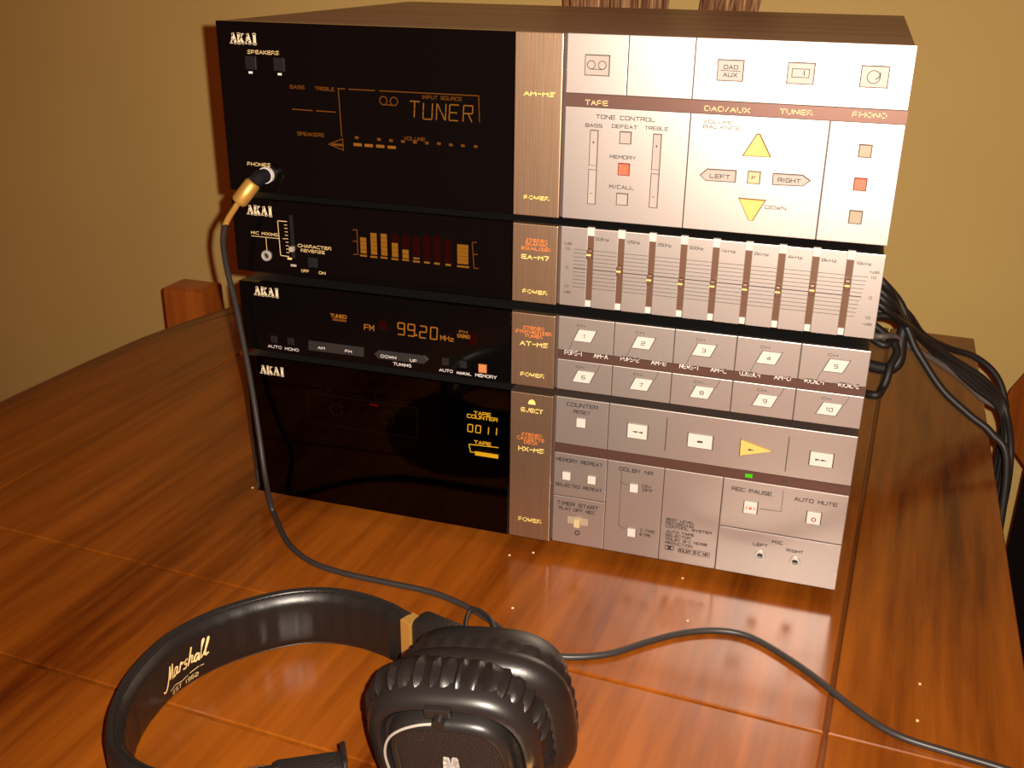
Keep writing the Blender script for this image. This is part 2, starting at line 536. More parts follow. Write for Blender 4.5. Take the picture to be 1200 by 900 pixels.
# ------------------------------------------------------------------ the room
YAW = math.radians(-3.1)
WY = 0.70
wl = MB().box(-2.2, 2.6, WY, WY + 0.1, FLOOR, FLOOR + 2.6)
structure(wl, 'wall_back', M['wall'])
structure(MB().box(-2.2, 2.6, -2.2, WY, FLOOR - 0.05, FLOOR), 'floor', M['floor'])

# ------------------------------------------------------------------ the table
table = thing('dining_table', 'varnished reddish brown wooden table with joints between its boards, under the stereo stack', 'table', Vector((0.1, 0.0, FLOOR)), rz=YAW)
def T(x, y):            # table frame (x along the seams, y towards the wall) to the world
    c, s_ = math.cos(YAW), math.sin(YAW)
    return (x * c - y * s_, x * s_ + y * c)
left_edge = [(-0.60, -0.300), (-0.40, -0.322), (-0.20, -0.338), (0.0, -0.346), (0.10, -0.348), (0.20, -0.347), (0.28, -0.343), (0.34, -0.333), (0.40, -0.319), (0.46, -0.302), (0.54, -0.27), (0.643, -0.215)]
def lx(y, off=0.0):
    for (ya, xa), (yb, xb) in zip(left_edge[:-1], left_edge[1:]):
        if ya <= y <= yb:
            return xa + (xb - xa) * (y - ya) / (yb - ya) + off
def rx(y):
    return 0.556 - 0.012 * (y - 0.18) / 0.45
SC, SD, SA, SB, GP = -0.2045, 0.4485, -0.1115, -0.229, 0.0013
Y0, Y1 = -0.60, 0.643
rows = [(SA + GP, Y1 - 0.004), (SB + GP, SA - GP), (-0.60, SB - GP)]
for (a, b_) in rows:
    ys = [a] + [y for y, x in left_edge if a < y < b_] + [b_]
    out_l = [T(lx(y, 0.016), y) for y in ys]
    build(MB().prism_z([T(SC - GP * .8, a)] + [T(SC - GP * .8, b_)] + out_l[::-1], ZT - 0.022, ZT, 0.0008), 'board', M['table'], table)
    build(MB().prism_z([T(SC + GP * .5, a), T(SD - GP, a), T(SD - GP, b_), T(SC + GP * .5, b_)], ZT - 0.022, ZT, 0.0008), 'board', M['table'], table)
    build(MB().prism_z([T(SD + GP, a), T(rx(a) - 0.003, a), T(rx(b_) - 0.003, b_), T(SD + GP, b_)], ZT - 0.022, ZT, 0.0008), 'board', M['table'], table)
ys = [y for y, x in left_edge]
outl = [T(lx(y), y) for y in ys] + [T(rx(Y1), Y1), T(rx(-0.6), -0.6)]
build(MB().prism_z(outl, ZT - 0.034, ZT - 0.014, 0.003), 'edge_moulding', M['moulding'], table)
lip = [T(lx(y), y) for y in ys] + [T(lx(y, 0.0152), y) for y in ys[::-1]]
build(MB().prism_z(lip, ZT - 0.0138, ZT - 0.003, 0.003), 'edge_lip', M['moulding'], table)
ap = MB()
def tbox(x0, x1, y0, y1, z0, z1):
    return MB().prism_z([T(x0, y0), T(x1, y0), T(x1, y1), T(x0, y1)], z0, z1)
for q in [(-0.20, 0.48, -0.52, -0.497), (-0.20, 0.48, 0.537, 0.56), (-0.20, -0.177, -0.497, 0.537), (0.457, 0.48, -0.497, 0.537)]:
    build(tbox(*q, ZT - 0.13, ZT - 0.034), 'apron', M['moulding'], table)
for x, y in [(-0.20, -0.52), (0.42, -0.52), (-0.20, 0.50), (0.42, 0.50)]:
    build(tbox(x, x + 0.06, y, y + 0.06, FLOOR, ZT - 0.034), 'leg', M['moulding'], table)

# ------------------------------------------------------------------ the stereo units
W = 0.441
def unit(name, label, z0, z1, depth, case_mat, foot_h, y0=0.0036):
    t = thing(name, label, 'stereo unit', Vector((W / 2, 0.15, z0 - foot_h)))
    build(MB().box(0.0012, W - 0.0012, y0, depth, z0, z1 - 0.0003, 0.0008), 'case', case_mat, t)
    for fx in (0.045, W - 0.045):
        for fy in (0.06, depth - 0.05):
            build(MB().rod((fx, fy, z0 - foot_h), (fx, fy, z0), 0.013, 20), 'foot', M['black'], t, True)
    return t
def left_half(t, z0, z1, glass=True):
    d = 0.0036 if glass else 0.036
    if glass:
        build(MB().box(0.0, 0.2088, -0.0024, d, z0, z1, 0.0006), 'glass_panel', M['glass'], t)
    build(MB().box(0.2095, 0.2400, -0.0024, d, z0, z1, 0.0005), 'copper_strip', M['copper'], t)
    build(MB().box(0.2088, 0.4405, 0.0016, d, z0 + 0.0003, z1 - 0.0003), 'panel_backing', M['groove'], t)
def plate(t, x0, x1, z0, z1, material=None, name='silver_plate', y=0.0, c=0.0004):
    return build(MB().box(x0, x1, y, 0.0015, z0, z1, c), name, material or M['silver'], t)
GG = 0.0002

amp = unit('amplifier', 'wide brown-topped amplifier topping the stack, word TUNER lit, with yellow triangle keys', 0.239, 0.352, 0.322, M['walnut'], 0.0055)
eq = unit('graphic_equalizer', 'slim equalizer under the amplifier, with nine vertical sliders and amber bar display', 0.1805, 0.2335, 0.300, M['black'], 0.008)
tun = unit('radio_tuner', 'slim radio tuner showing 99.20 MHz, with ten slanted white preset keys', 0.120, 0.1725, 0.300, M['black'], 0.0055)
deck = unit('cassette_deck', 'cassette deck at the bottom of the stack on the table, counter showing 0011', 0.0, 0.1145, 0.310, M['black'], -ZT, 0.036)

# ---- amplifier
left_half(amp, 0.239, 0.352)
X0, X1 = 0.2416, 0.4410
for a, b_ in [(X0, 0.2795), (0.2795, 0.3192), (0.3192, X1)]:
    plate(amp, a + GG, b_ - GG, 0.3170, 0.352)
build(MB().box(X0, X1, 0.0003, 0.0015, 0.3093, 0.3167), 'brown_stripe', M['stripe'], amp)
for a, b_ in [(X0, 0.3192), (0.3192, 0.3997), (0.3997, X1)]:
    plate(amp, a + GG, b_ - GG, 0.239, 0.3090)
bt = button(amp, 700, 76.5, 14.6, 11.4, M['pale'], 'source_key')
cx, cz = pp(700, 76)
for s_ in (-1, 1):
    mb = MB()
    ribbon(mb, circ(cx + s_ * 0.0034, cz, 0.0024), 0.0004, lambda a, b__: (a, -0.0014, b__))
    build(mb, 'reel_symbol', M['print_dark'], bt)
poly_line(bt, [(cx - .0034, cz - .0025), (cx + .0034, cz - .0025)], 0.0004, M['print_dark'], -0.0014, px=False)
bt = button(amp, 856, 82.5, 14.6, 11.4, M['pale'], 'source_key')
print_on(bt, 'DAD', 857, 78.5, 17, 5, M['print_dark'])
line(bt, (845, 82), (868, 83.5), 0.00035, M['print_dark'], -0.0014)
print_on(bt, 'AUX', 856, 87.5, 17, 5, M['print_dark'])
bt = button(amp, 938.5, 86, 14.6, 11.4, M['pale'], 'source_key')
cx, cz = pp(938.5, 85.5)
poly_line(bt, rect(cx, cz, 0.0095, 0.0046) + [rect(cx, cz, 0.0095, 0.0046)[0]], 0.0004, M['print_dark'], -0.0014, px=False)
poly_line(bt, [(cx + .002, cz - .001), (cx + .002, cz + .0013)], 0.0006, M['print_dark'], -0.0014, px=False)
bt = button(amp, 1025, 90, 14.6, 11.4, M['pale'], 'source_key')
cx, cz = pp(1024, 90)
poly_line(bt, circ(cx, cz, 0.0035), 0.0004, M['print_dark'], -0.0014, px=False)
poly_line(bt, [(cx + .0035, cz + .0025), (cx + .0027, cz - .0004), (cx + .0012, cz - .001)], 0.0005, M['print_dark'], -0.0014, px=False)
for s_, u, v_, wd in [('TAPE', 699, 120.5, 27), ('DAD/AUX', 852, 128.2, 54), ('TUNER', 933, 131.3, 39), ('PHONO', 1019, 134.8, 41)]:
    text(amp, s_, u, v_, wd, 6.2, M['print_gold'], y=0.0001, stroke=0.00048)
text(amp, 'TONE CONTROL', 733, 138.5, 70, 5, M['print_dark'])
text(amp, 'BASS', 696, 147, 20, 4.4, M['print_dark'])
text(amp, 'DEFEAT', 732, 148.5, 30, 4.4, M['print_dark'])
text(amp, 'TREBLE', 769.5, 150.5, 28, 4.4, M['print_dark'])
text(amp, 'MEMORY', 730, 184.3, 31, 4.4, M['print_dark'])
text(amp, 'M/CALL', 728.5, 219.3, 29, 4.4, M['print_dark'])
for (ua, va, ub, vb, vk) in [(697, 153, 692.5, 238.5, 196), (771, 157.5, 765, 243, 201)]:
    xa, za = pp(ua, va)
    xb, zb = pp(ub, vb)
    xc = (xa + xb) / 2
    sw = button(amp, 0, 0, 0, 0, M['pale'], 'tone_rocker', shape=rect(xc, (za + zb) / 2, 0.0046, za - zb), proud=0.0010, gap=0.00045)
    zk = pp(ua, vk)[1]
    build(MB().box(xc - 0.0023, xc + 0.0023, -0.0018, -0.0010, zk - 0.0012, zk + 0.0012, 0.0003), 'rocker_ridge', M['pale'], sw)
    for zz in (zk + 0.0012, zk - 0.0014):
        poly_line(sw, [(xc - .0023, zz), (xc + .0023, zz)], 0.0004, M['print_dark'], -0.0012, px=False)
    build(text_mesh('+', xc, za - 0.007, 0.0018, 0.0022, 0.0004, -0.0012), 'lettering', M['print_dark'], sw)
    build(text_mesh('-', xc, zb + 0.0068, 0.0018, 0.0022, 0.0004, -0.0012), 'lettering', M['print_dark'], sw)
button(amp, 733, 161.5, 6.6, 6.8, M['pale'])
button(amp, 731, 198.5, 6.6, 6.8, M['red'])
button(amp, 729, 233.5, 6.6, 6.8, M['pale'])
text(amp, 'VOLUME', 842, 143, 36, 4.4, M['print_dark'])
text(amp, 'BALANCE', 846, 149.3, 44, 4.4, M['print_dark'])
text(amp, 'DOWN', 909, 243.5, 25, 4.4, M['print_dark'])
button(amp, 0, 0, 0, 0, M['yellow'], 'volume_key', shape=[pp(871, 182), pp(902.5, 183.5), pp(890.5, 157.5), pp(887.5, 157.2)], proud=0.0018)
button(amp, 0, 0, 0, 0, M['yellow'], 'volume_key', shape=[pp(866.5, 232.5), pp(896.5, 235), pp(881.5, 258), pp(877.5, 257.5)], proud=0.0018)
bt = button(amp, 0, 0, 0, 0, M['pale'], 'balance_key', shape=[pp(821, 205), pp(829, 198.3), pp(862.5, 200.3), pp(861.3, 213), pp(827.5, 211)])
print_on(bt, 'LEFT', 844, 206.3, 24, 5, M['print_dark'])
bt = button(amp, 0, 0, 0, 0, M['pale'], 'balance_key', shape=[pp(906.5, 203.5), pp(940.5, 205.5), pp(949, 211.8), pp(940.5, 217.6), pp(905.5, 215.8)])
print_on(bt, 'RIGHT', 925, 211, 27, 5, M['print_dark'])
bt = button(amp, 883.5, 208, 6.8, 6.8, M['cream'])
print_on(bt, 'F', 883.5, 208, 5, 4.4, M['print_dark'])
button(amp, 1014, 177, 6.6, 6.8, M['beige'])
button(amp, 1008, 216, 6.6, 6.8, M['red'])
button(amp, 1002.5, 254.5, 6.8, 7.2, M['beige'])
text(amp, 'AM-M5', 633.5, 109.5, 37, 5.6, M['print_yellow'], YL, stroke=0.0006)
text(amp, 'POWER', 630, 231, 30, 4.6, M['print_yellow'], YL, stroke=0.00055)
# left half of the amplifier
akai(amp, 287, 45)
text(amp, 'SPEAKERS', 310.5, 61, 37, 4.6, M['print_gold'], YL)
for u, v_ in ((296.5, 73), (329.5, 75)):
    o = button(amp, u, v_, 8.0, 8.6, M['dark_button'], 'speaker_key', base_y=-0.0024, proud=0.0010, gapmat=M['black'])
for u, v_ in ((296, 84.5), (330, 86.5)):
    patch(amp, u, v_, 4.5, 2.6, M['print_white'], YL, 'panel_dot')
text(amp, 'PHONES', 305.5, 192, 27, 4.2, M['print_gold'], YL)
text(amp, 'BASS', 350.5, 101.5, 17, 4.4, M['amber_dim'], YL)
text(amp, 'TREBLE', 382.5, 103.6, 23, 4.4, M['amber_dim'], YL)
AD = M['amber_dim']
for a, b_ in [((345, 127.3), (368, 129)), ((373, 129.3), (395, 130.8)), ((398, 103.2), (406, 103.6)), ((411, 104), (441, 105.6)), ((447, 105.9), (562.5, 111.8)), ((562.5, 111.8), (563.5, 142)), ((398.5, 103.5), (402.5, 159))]:
    line(amp, a, b_, 0.00065, AD, YL, 'display_line')
poly_line(amp, [(387.5, 168.3), (403.5, 162), (404.5, 175.3), (387.5, 168.3)], 0.0006, AD, YL, 'display_line')
poly_line(amp, [(392, 168.6), (403, 169.3)], 0.0016, AD, YL, 'display_line')
text(amp, 'SPEAKERS', 366, 156.8, 31, 4.4, AD, YL)
text(amp, 'VOLUME', 487.5, 162, 25, 4.4, AD, YL)
for k, (u, v_) in enumerate([(420, 160.5), (446, 162.7), (460, 164), (474, 165), (488, 166), (502, 167), (516, 167.6), (530, 169), (544, 170), (559, 171)]):
    patch(amp, u, v_, 4.2, 3.0, AD, YL, 'display_dot')
for u, v_ in [(421, 168.8), (434, 169.9), (447.5, 170.8), (460.8, 171.9)]:
    patch(amp, u, v_, 9.5, 3.4, M['amber_bar'], YL, 'display_segment')
for u, v_ in ((451.2, 117.3), (463.5, 118.2)):
    mb = MB()
    ribbon(mb, circ(*pp(u, v_), 0.0026), 0.0006, lambda a, b__: (a, YL, b__))
    build(mb, 'reel_symbol', AD, amp)
line(amp, (450, 122), (465, 123), 0.0006, AD, YL, 'display_line')
text(amp, 'INPUT SOURCE', 519.5, 114.3, 47, 4.4, AD, YL)
cx, cz = pp(521, 131)
SEG14 = {'T': [[(0, 1), (1, 1)], [(.5, .95), (.5, .55)], [(.5, .45), (.5, 0)]],
         'U': [[(0, 1), (0, .55)], [(0, .45), (0, .05)], [(.1, 0), (.9, 0)], [(1, .05), (1, .45)], [(1, .55), (1, 1)]],
         'N': [[(0, 1), (0, .55)], [(0, .45), (0, 0)], [(.1, .95), (.45, .55)], [(.55, .45), (.9, .05)], [(1, 0), (1, .45)], [(1, .55), (1, 1)]],
         'E': [[(.95, 1), (.05, 1)], [(0, .95), (0, .55)], [(0, .45), (0, .05)], [(.05, 0), (.95, 0)], [(.05, .5), (.8, .5)]],
         'R': [[(0, 0), (0, .45)], [(0, .55), (0, .95)], [(.05, 1), (.95, 1)], [(1, .95), (1, .55)], [(.95, .5), (.05, .5)], [(.55, .45), (.95, 0)]]}
for c, u, v_ in zip('TUNER', (487.5, 503, 518.7, 533.7, 550), (127.3, 130, 130.7, 131.5, 132.5)):
    x, z = pp(u, v_)
    mb = MB()
    for st in SEG14[c]:
        ribbon(mb, [(x + (a - .5) * 0.0062 + (b_ - .5) * .0006, z + (b_ - .5) * 0.0098) for a, b_ in st], 0.00075, lambda a, b__: (a, YL, b__))
    build(mb, 'display_character', M['amber_bar'], amp)

# ---- equalizer
left_half(eq, 0.1805, 0.2335)
SL = [0.2613 + 0.02 * k for k in range(9)]
HW = 0.0019
edges = [X0] + [q for s_ in SL for q in (s_ - HW, s_ + HW)] + [X1]
ZL = [0.2065 + 0.00253 * k for k in range(-5, 6)]
for k in range(10):
    a, b_ = edges[2 * k], edges[2 * k + 1]
    pl = plate(eq, a, b_, 0.1805, 0.2335)
    la = 0.2503 if k == 0 else a + 0.0002
    lb = 0.4325 if k == 9 else b_ - 0.0002
    for q, z in enumerate(ZL):
        lbb = lb - (0.00045 * (10 - q) if k == 9 else 0)
        poly_line(pl, [(la + .0002, z), (lbb - .0002, z)], 0.0006 if q == 5 else 0.0003, M['print_dark'], -0.0002, 'scale_line', px=False)
KZ = [pp(u, v_)[1] for u, v_ in [(688.8, 296.8), (723, 316), (758.4, 326), (794.8, 330.4), (832, 333.2), (870, 336.8), (908.8, 340), (949.6, 338), (992, 332.8)]]
for k, x in enumerate(SL):
    build(MB().box(x - HW, x + HW, 0.0006, 0.0016, 0.1855, 0.2290), 'slider_slot', M['slot'], eq)
    build(MB().box(x - HW - 0.0002, x + HW + 0.0006, -0.0012, 0.0015, 0.2290, 0.2345, 0.0003), 'slot_end', M['white'], eq)
    build(MB().box(x - HW, x + HW - 0.0002, -0.0006, 0.0015, 0.1812, 0.1855, 0.0003), 'slot_end', M['white'], eq)
    z = KZ[k]
    kn = build(MB().box(x - 0.0015, x + 0.0015, -0.0040, 0.0007, z - 0.0033, z + 0.0033, 0.0006), 'slider_knob', M['slot_knob'], eq)
    build(MB().box(x - 0.0015, x + 0.0015, -0.0043, -0.0038, z - 0.0005, z + 0.0005), 'slider_mark', M['print_yellow'], kn)
for k, s_ in enumerate(['63Hz', '125Hz', '250Hz', '500Hz', '1kHz', '2kHz', '4kHz', '8kHz', '16kHz']):
    n_ = s_.replace('z', 'z')
    build(text_mesh(n_, SL[k] + 0.0078, 0.2272, 0.0088, 0.0020, 0.0003, -0.0002), 'lettering', M['print_dark'], eq)
for x, dx in ((0.2462, 0), (0.4357, 0)):
    for s_, z, ww in [('+dB', 0.2225, 0.0055), ('10', 0.2192, 0.003), ('0', 0.2065, 0.0016), ('10', 0.1938, 0.003), ('-dB', 0.1898, 0.0055)]:
        build(text_mesh(s_, x, z, ww, 0.0017, 0.00026, -0.0002), 'lettering', M['print_dark'], eq)
for s_, u, v_, wd in [('STEREO', 630, 281, 26), ('GRAPHIC', 630, 285.7, 27), ('EQUALIZER', 629.5, 290.7, 35)]:
    text(eq, s_, u, v_, wd, 3.7, M['print_orange'], YL, stroke=0.00036)
text(eq, 'EA-M7', 628.5, 300.6, 33, 5.4, M['print_yellow'], YL, stroke=0.0006)
text(eq, 'POWER', 628, 341, 29, 4.6, M['print_yellow'], YL, stroke=0.00055)
akai(eq, 306, 246)
text(eq, 'MIC MIXING', 312, 272.8, 31, 3.6, M['print_gold'], YL)
line(eq, (297, 275.3), (329, 278.6), 0.0004, M['print_gold'], YL)
line(eq, (313.8, 277.5), (315, 292), 0.0004, M['print_gold'], YL)
poly_line(eq, [(338, 258.7), (327.5, 257.7), (331, 298.3), (340.5, 299.5)], 0.0005, M['print_gold'], YL)
for k in range(1, 10):
    a = k / 10
    line(eq, (335 + 3.3 * a - (3 if k == 5 else 0), 258.5 + 40.3 * a), (338 + 3.3 * a, 258.8 + 40.3 * a), 0.0004, M['print_gold'], YL)
xs, zs = pp(344.5, 275)
build(MB().box(xs - 0.0014, xs + 0.0014, -0.0026, -0.0020, zs - 0.0165, zs + 0.0145), 'mic_slot', M['dark_button'], eq)
x, z = pp(345.5, 290)
build(MB().box(x - 0.0016, x + 0.0016, -0.0060, -0.0024, z - 0.0018, z + 0.0018, 0.0005), 'mic_slider', M['pale'], eq)
patch(eq, 341.5, 302, 5, 2.4, M['print_gold'], YL, 'panel_dot')
patch(eq, 346, 310, 6.5, 2.6, M['pale'], YL, 'panel_dot')  # small pale mark below the slider
x, z = pp(315, 298.3)
ring = []
prof = [(0.0039, 0.0), (0.0039, -0.0016), (0.0034, -0.0022), (0.0024, -0.0022), (0.0020, -0.0016), (0.0020, 0.004)]
def lathe_y(cx, cz, y, prof, n=24, cap=False):
    mb = MB()
    mb.loft([[(cx + r_ * math.cos(2 * math.pi * k / n), y + h, cz + r_ * math.sin(2 * math.pi * k / n)) for k in range(n)] for r_, h in prof], False, cap)
    return mb
jk = build(lathe_y(x, z, -0.0024, prof), 'mic_jack', M['steel'], eq, True)
build(lathe_y(x, z, -0.0026, [(0.0021, 0), (0.0001, 0)]), 'jack_hole', M['mid_button'], jk)
text(eq, 'CHARACTER', 370.5, 288.5, 39, 3.8, M['print_gold'], YL)
text(eq, 'REVERSE', 368.5, 293.6, 28, 3.6, M['print_gold'], YL)
o = button(eq, 369.5, 306, 7.2, 7.0, M['dark_button'], 'reverse_key', base_y=-0.0024, proud=0.0022, gapmat=M['black'])
text(eq, 'OFF', 359.5, 316.5, 9, 3.4, M['print_gold'], YL)
text(eq, 'ON', 379.5, 318.8, 8, 3.4, M['print_gold'], YL)
bars = [(427.7, 277, 295.8, 298.5), (439.8, 271.8, 297.2, 300), (451.8, 272.7, 298.3, 301), (464.6, 283.4, 300, 302.6), (477, 291.2, 301.5, 303.6), (489.6, 300.4, 302.6, 305.4)]
for u, va, vb, vs_ in bars:
    x0, zt_ = pp(u, va)
    x1, zb = pp(u, vb)
    x = (x0 + x1) / 2
    nseg = max(1, round((zt_ - zb) / 0.0032))
    for q in range(nseg):
        za = zb + (zt_ - zb) * q / nseg
        zc = zb + (zt_ - zb) * (q + 1) / nseg - 0.00025
        build(MB().prism_y(rect(x, (za + zc) / 2, 0.0045, zc - za), YL, YL + 0.0003), 'bar_segment', M['amber_bar'], eq)
    patch(eq, u, vs_, 8, 2.0, M['amber_bar'], YL, 'bar_foot')
for u, v_ in [(502, 306.6), (513.7, 307.8), (526.8, 309.3)]:
    patch(eq, u, v_, 6.5, 2.2, M['amber_bar'], YL, 'bar_foot')
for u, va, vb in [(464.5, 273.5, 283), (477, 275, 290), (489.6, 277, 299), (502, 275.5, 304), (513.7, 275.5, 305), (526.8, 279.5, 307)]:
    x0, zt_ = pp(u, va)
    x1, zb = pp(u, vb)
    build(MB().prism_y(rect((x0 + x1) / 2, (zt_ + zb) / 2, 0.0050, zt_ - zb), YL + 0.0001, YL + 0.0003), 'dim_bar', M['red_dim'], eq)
x0, zt_ = pp(543.5, 285.3)
x1, zb = pp(544.2, 308.3)
for q in range(5):
    za = zb + (zt_ - zb) * q / 5
    zc = zb + (zt_ - zb) * (q + 1) / 5 - 0.0002
    build(MB().prism_y(rect((x0 + x1) / 2, (za + zc) / 2, 0.0078, zc - za), YL, YL + 0.0003), 'bar_segment', M['amber_bar'], eq)
patch(eq, 544.2, 311.4, 14, 2.0, M['amber_bar'], YL, 'bar_foot')
for (ua, va, ub, vb, d) in [(420.2, 268.3, 421.3, 296.8, -5), (555, 283, 557, 313, 5)]:
    poly_line(eq, [(ua + d, va), (ua, va), (ub, vb), (ub + d, vb + .4)], 0.0006, AD, YL, 'display_line')
    line(eq, ((ua + ub) / 2 + d, (va + vb) / 2 - 1), ((ua + ub) / 2, (va + vb) / 2 - .8), 0.0006, AD, YL, 'display_line')

# ---- tuner
left_half(tun, 0.120, 0.1725)
cols = [X0, 0.2798, 0.3197, 0.3595, 0.3994, X1]
for k in range(5):
    plate(tun, cols[k] + GG, cols[k + 1] - GG, 0.1487, 0.1725)
    plate(tun, cols[k] + GG, cols[k + 1] - GG, 0.120, 0.1420)
build(MB().box(X0, X1, 0.0002, 0.0015, 0.1423, 0.1484), 'brown_stripe', M['stripe'], tun)
top_px = [(685.5, 393.5), (754, 402), (825, 410.5), (901, 419.5), (980, 428.5)]
bot_px = [(684, 442), (751.5, 450.5), (822.5, 460), (896.5, 469.5), (972, 478.5)]
xs_top = [pp(*q) for q in top_px]
xs_bot = [pp(*q) for q in bot_px]
zt_top = sum(q[1] for q in xs_top) / 5
zt_bot = sum(q[1] for q in xs_bot) / 5
for k in range(5):
    for row, (qx, qz, d) in enumerate([(xs_top[k][0], zt_top, k + 1), (xs_bot[k][0], zt_bot, k + 6)]):
        sh = rect(qx, qz, 0.0118, 0.0082, 0.0035)
        o = button(tun, 0, 0, 0, 0, M['white'], 'preset_key', shape=sh, proud=0.0009, gap=0.0005)
        build(text_mesh(str(d), qx, qz, 0.0018 * len(str(d)) + .0008, 0.0028, 0.00042, -0.0011), 'lettering', M['print_dark'], o)
        build(text_mesh('CH', qx - .0028, qz + .0068, 0.0058, 0.0016, 0.00026, -0.0002), 'lettering', M['print_dark'], tun)
        if row == 0:
            poly_line(tun, [(qx - .0085, qz - .0050), (qx - .0108, 0.1490)], 0.0003, M['print_dark'], -0.0002, px=False)
        else:
            poly_line(tun, [(qx + .0088, qz + .0045), (qx + .0112, 0.1416)], 0.0003, M['print_dark'], -0.0002, px=False)
for s_, u, v_, wd in [('POPS-1', 672, 413.7, 21), ('AM-A', 704, 417.5, 17), ('POPS-2', 738, 421, 22), ('AM-B', 772, 425.5, 18), ('NEWS-1', 807.5, 430, 23), ('AM-C', 842, 434, 19), ('CLASSIC-1', 879, 438.5, 25), ('AM-D', 917, 442.8, 20), ('VOCAL-1', 954, 447, 25), ('VOCAL-2', 994, 451.8, 26)]:
    text(tun, s_, u, v_, wd, 5.4, M['print_white'], y=0.0, stroke=0.00042)
for s_, u, v_, wd in [('STEREO', 626.5, 383.4, 25), ('SYNTHESIZER', 626.5, 388.3, 43), ('TUNER', 626.5, 392.8, 21)]:
    text(tun, s_, u, v_, wd, 3.7, M['print_orange'], YL, stroke=0.00036)
text(tun, 'AT-M5', 627, 402, 33, 5.4, M['print_yellow'], YL, stroke=0.0006)
text(tun, 'POWER', 625, 438, 28, 4.6, M['print_yellow'], YL, stroke=0.00055)
akai(tun, 314, 341)
text(tun, 'TUNED', 398.5, 369.3, 19, 4.4, M['amber'], YL, stroke=0.0006)
patch(tun, 399.5, 374, 16, 2.4, M['amber_dim'], YL, 'display_segment')
text(tun, 'FM', 434.3, 382.6, 12, 7, M['amber'], YL, stroke=0.0007)
SEG7 = {'0': 'abcdef', '1': 'bc', '2': 'abged', '9': 'abcdfg'}
SEGP = {'a': [(.1, 1), (.9, 1)], 'b': [(1, .95), (1, .55)], 'c': [(1, .45), (1, .05)], 'd': [(.1, 0), (.9, 0)], 'e': [(0, .45), (0, .05)], 'f': [(0, .95), (0, .55)], 'g': [(.1, .5), (.9, .5)]}
def digit(parent, c, u, v_, wpx, hpx, material, st=0.0009):
    x, z = pp(u, v_)
    wd = pp(u + wpx / 2, v_)[0] - pp(u - wpx / 2, v_)[0] - st
    ht = pp(u, v_ - hpx / 2)[1] - pp(u, v_ + hpx / 2)[1] - st
    mb = MB()
    for k in SEG7[c]:
        ribbon(mb, [(x + (a - .5) * wd + (b_ - .5) * ht * .06, z + (b_ - .5) * ht) for a, b_ in SEGP[k]], st, lambda a, b__: (a, YL, b__))
    return build(mb, 'display_digit', material, parent)
for c, u, v_ in zip('9920', (471.8, 483.6, 497.4, 510), (384, 385.6, 387.8, 389.3)):
    digit(tun, c, u, v_, 9, 15, M['amber'])
patch(tun, 489.3, 391.5, 2, 2, M['amber'], YL, 'display_dot')
text(tun, 'MHz', 525.5, 395.2, 16, 6.2, M['amber'], YL, stroke=0.0006)
text(tun, 'FM', 544.5, 387.8, 10, 3.4, M['amber'], YL)
text(tun, 'STEREO', 544.7, 392.8, 15, 4.2, M['amber'], YL, stroke=0.0005)
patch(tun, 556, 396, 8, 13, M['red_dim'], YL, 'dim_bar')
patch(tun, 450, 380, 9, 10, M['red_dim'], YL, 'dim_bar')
for u, v_ in ((323.8, 395.8), (343.3, 398.3), (524, 421.8), (544.8, 425)):
    button(tun, u, v_, 5.2, 5.4, M['dark_button'], 'small_key', base_y=-0.0024, proud=0.0016, gapmat=M['black'])
text(tun, 'AUTO', 324, 405, 16, 3.4, M['print_white'], YL)
text(tun, 'MONO', 344, 408, 16, 3.4, M['print_white'], YL)
text(tun, 'AUTO', 524.2, 432.8, 16, 3.4, M['print_white'], YL)
text(tun, 'MANUAL', 545.3, 436.2, 17, 3.4, M['print_white'], YL)
text(tun, 'MEMORY', 571, 439.3, 25, 3.8, M['print_white'], YL)
text(tun, 'TUNING', 473, 426, 21, 3.6, M['print_white'], YL)
o = button(tun, 0, 0, 0, 0, M['mid_button'], 'band_key', shape=[pp(364, 397.3), pp(428.5, 405.5), pp(428.5, 416.5), pp(364, 408.5)], base_y=-0.0024, proud=0.0014, gapmat=M['black'])
text(o, 'AM', 379.5, 405.6, 8, 3.2, M['print_white'], -0.0041)
text(o, 'FM', 411, 409.5, 8, 3.2, M['print_white'], -0.0041)
o = button(tun, 0, 0, 0, 0, M['mid_button'], 'tuning_key', shape=[pp(440.5, 412.5), pp(446, 408.5), pp(499, 415), pp(504, 420), pp(499, 424.5), pp(446, 418.5)], base_y=-0.0024, proud=0.0014, gapmat=M['black'])
text(o, 'DOWN', 458, 416, 18, 3.4, M['print_white'], -0.0041)
text(o, 'UP', 487, 420.4, 8, 3.4, M['print_white'], -0.0041)
button(tun, 567.3, 430, 5.8, 6.0, M['orange_button'], 'memory_key', base_y=-0.0024, proud=0.0016, gapmat=M['black'])

# ---- cassette deck
left_half(deck, 0.0, 0.1145, glass=False)
sm = build(MB().box(0.0, 0.2088, -0.0024, -0.0004, 0.0, 0.1145, 0.0005), 'smoked_window', M['smoke'], deck)
hx0, hx1, hz0, hz1 = 0.028, 0.150, 0.030, 0.106
for nm, q in [('window_frame', (0.0003, hx0, 0.0003, 0.1142)), ('window_frame', (hx1, 0.2085, 0.0003, 0.1142)), ('window_frame', (hx0, hx1, 0.0003, hz0)), ('window_frame', (hx0, hx1, hz1, 0.1142))]:
    build(MB().box(q[0], q[1], -0.0003, 0.0355, q[2], q[3]), nm, M['black'], deck)
build(MB().box(hx0, hx1, 0.033, 0.0355, hz0, hz1), 'bay_wall', M['black'], deck)
for a, b_ in [(X0, 0.2790), (0.2790, X1)]:
    plate(deck, a + GG, b_ - GG, 0.0793, 0.1145)
build(MB().box(X0, X1, 0.0002, 0.0015, 0.0722, 0.0790), 'brown_stripe', M['stripe'], deck)
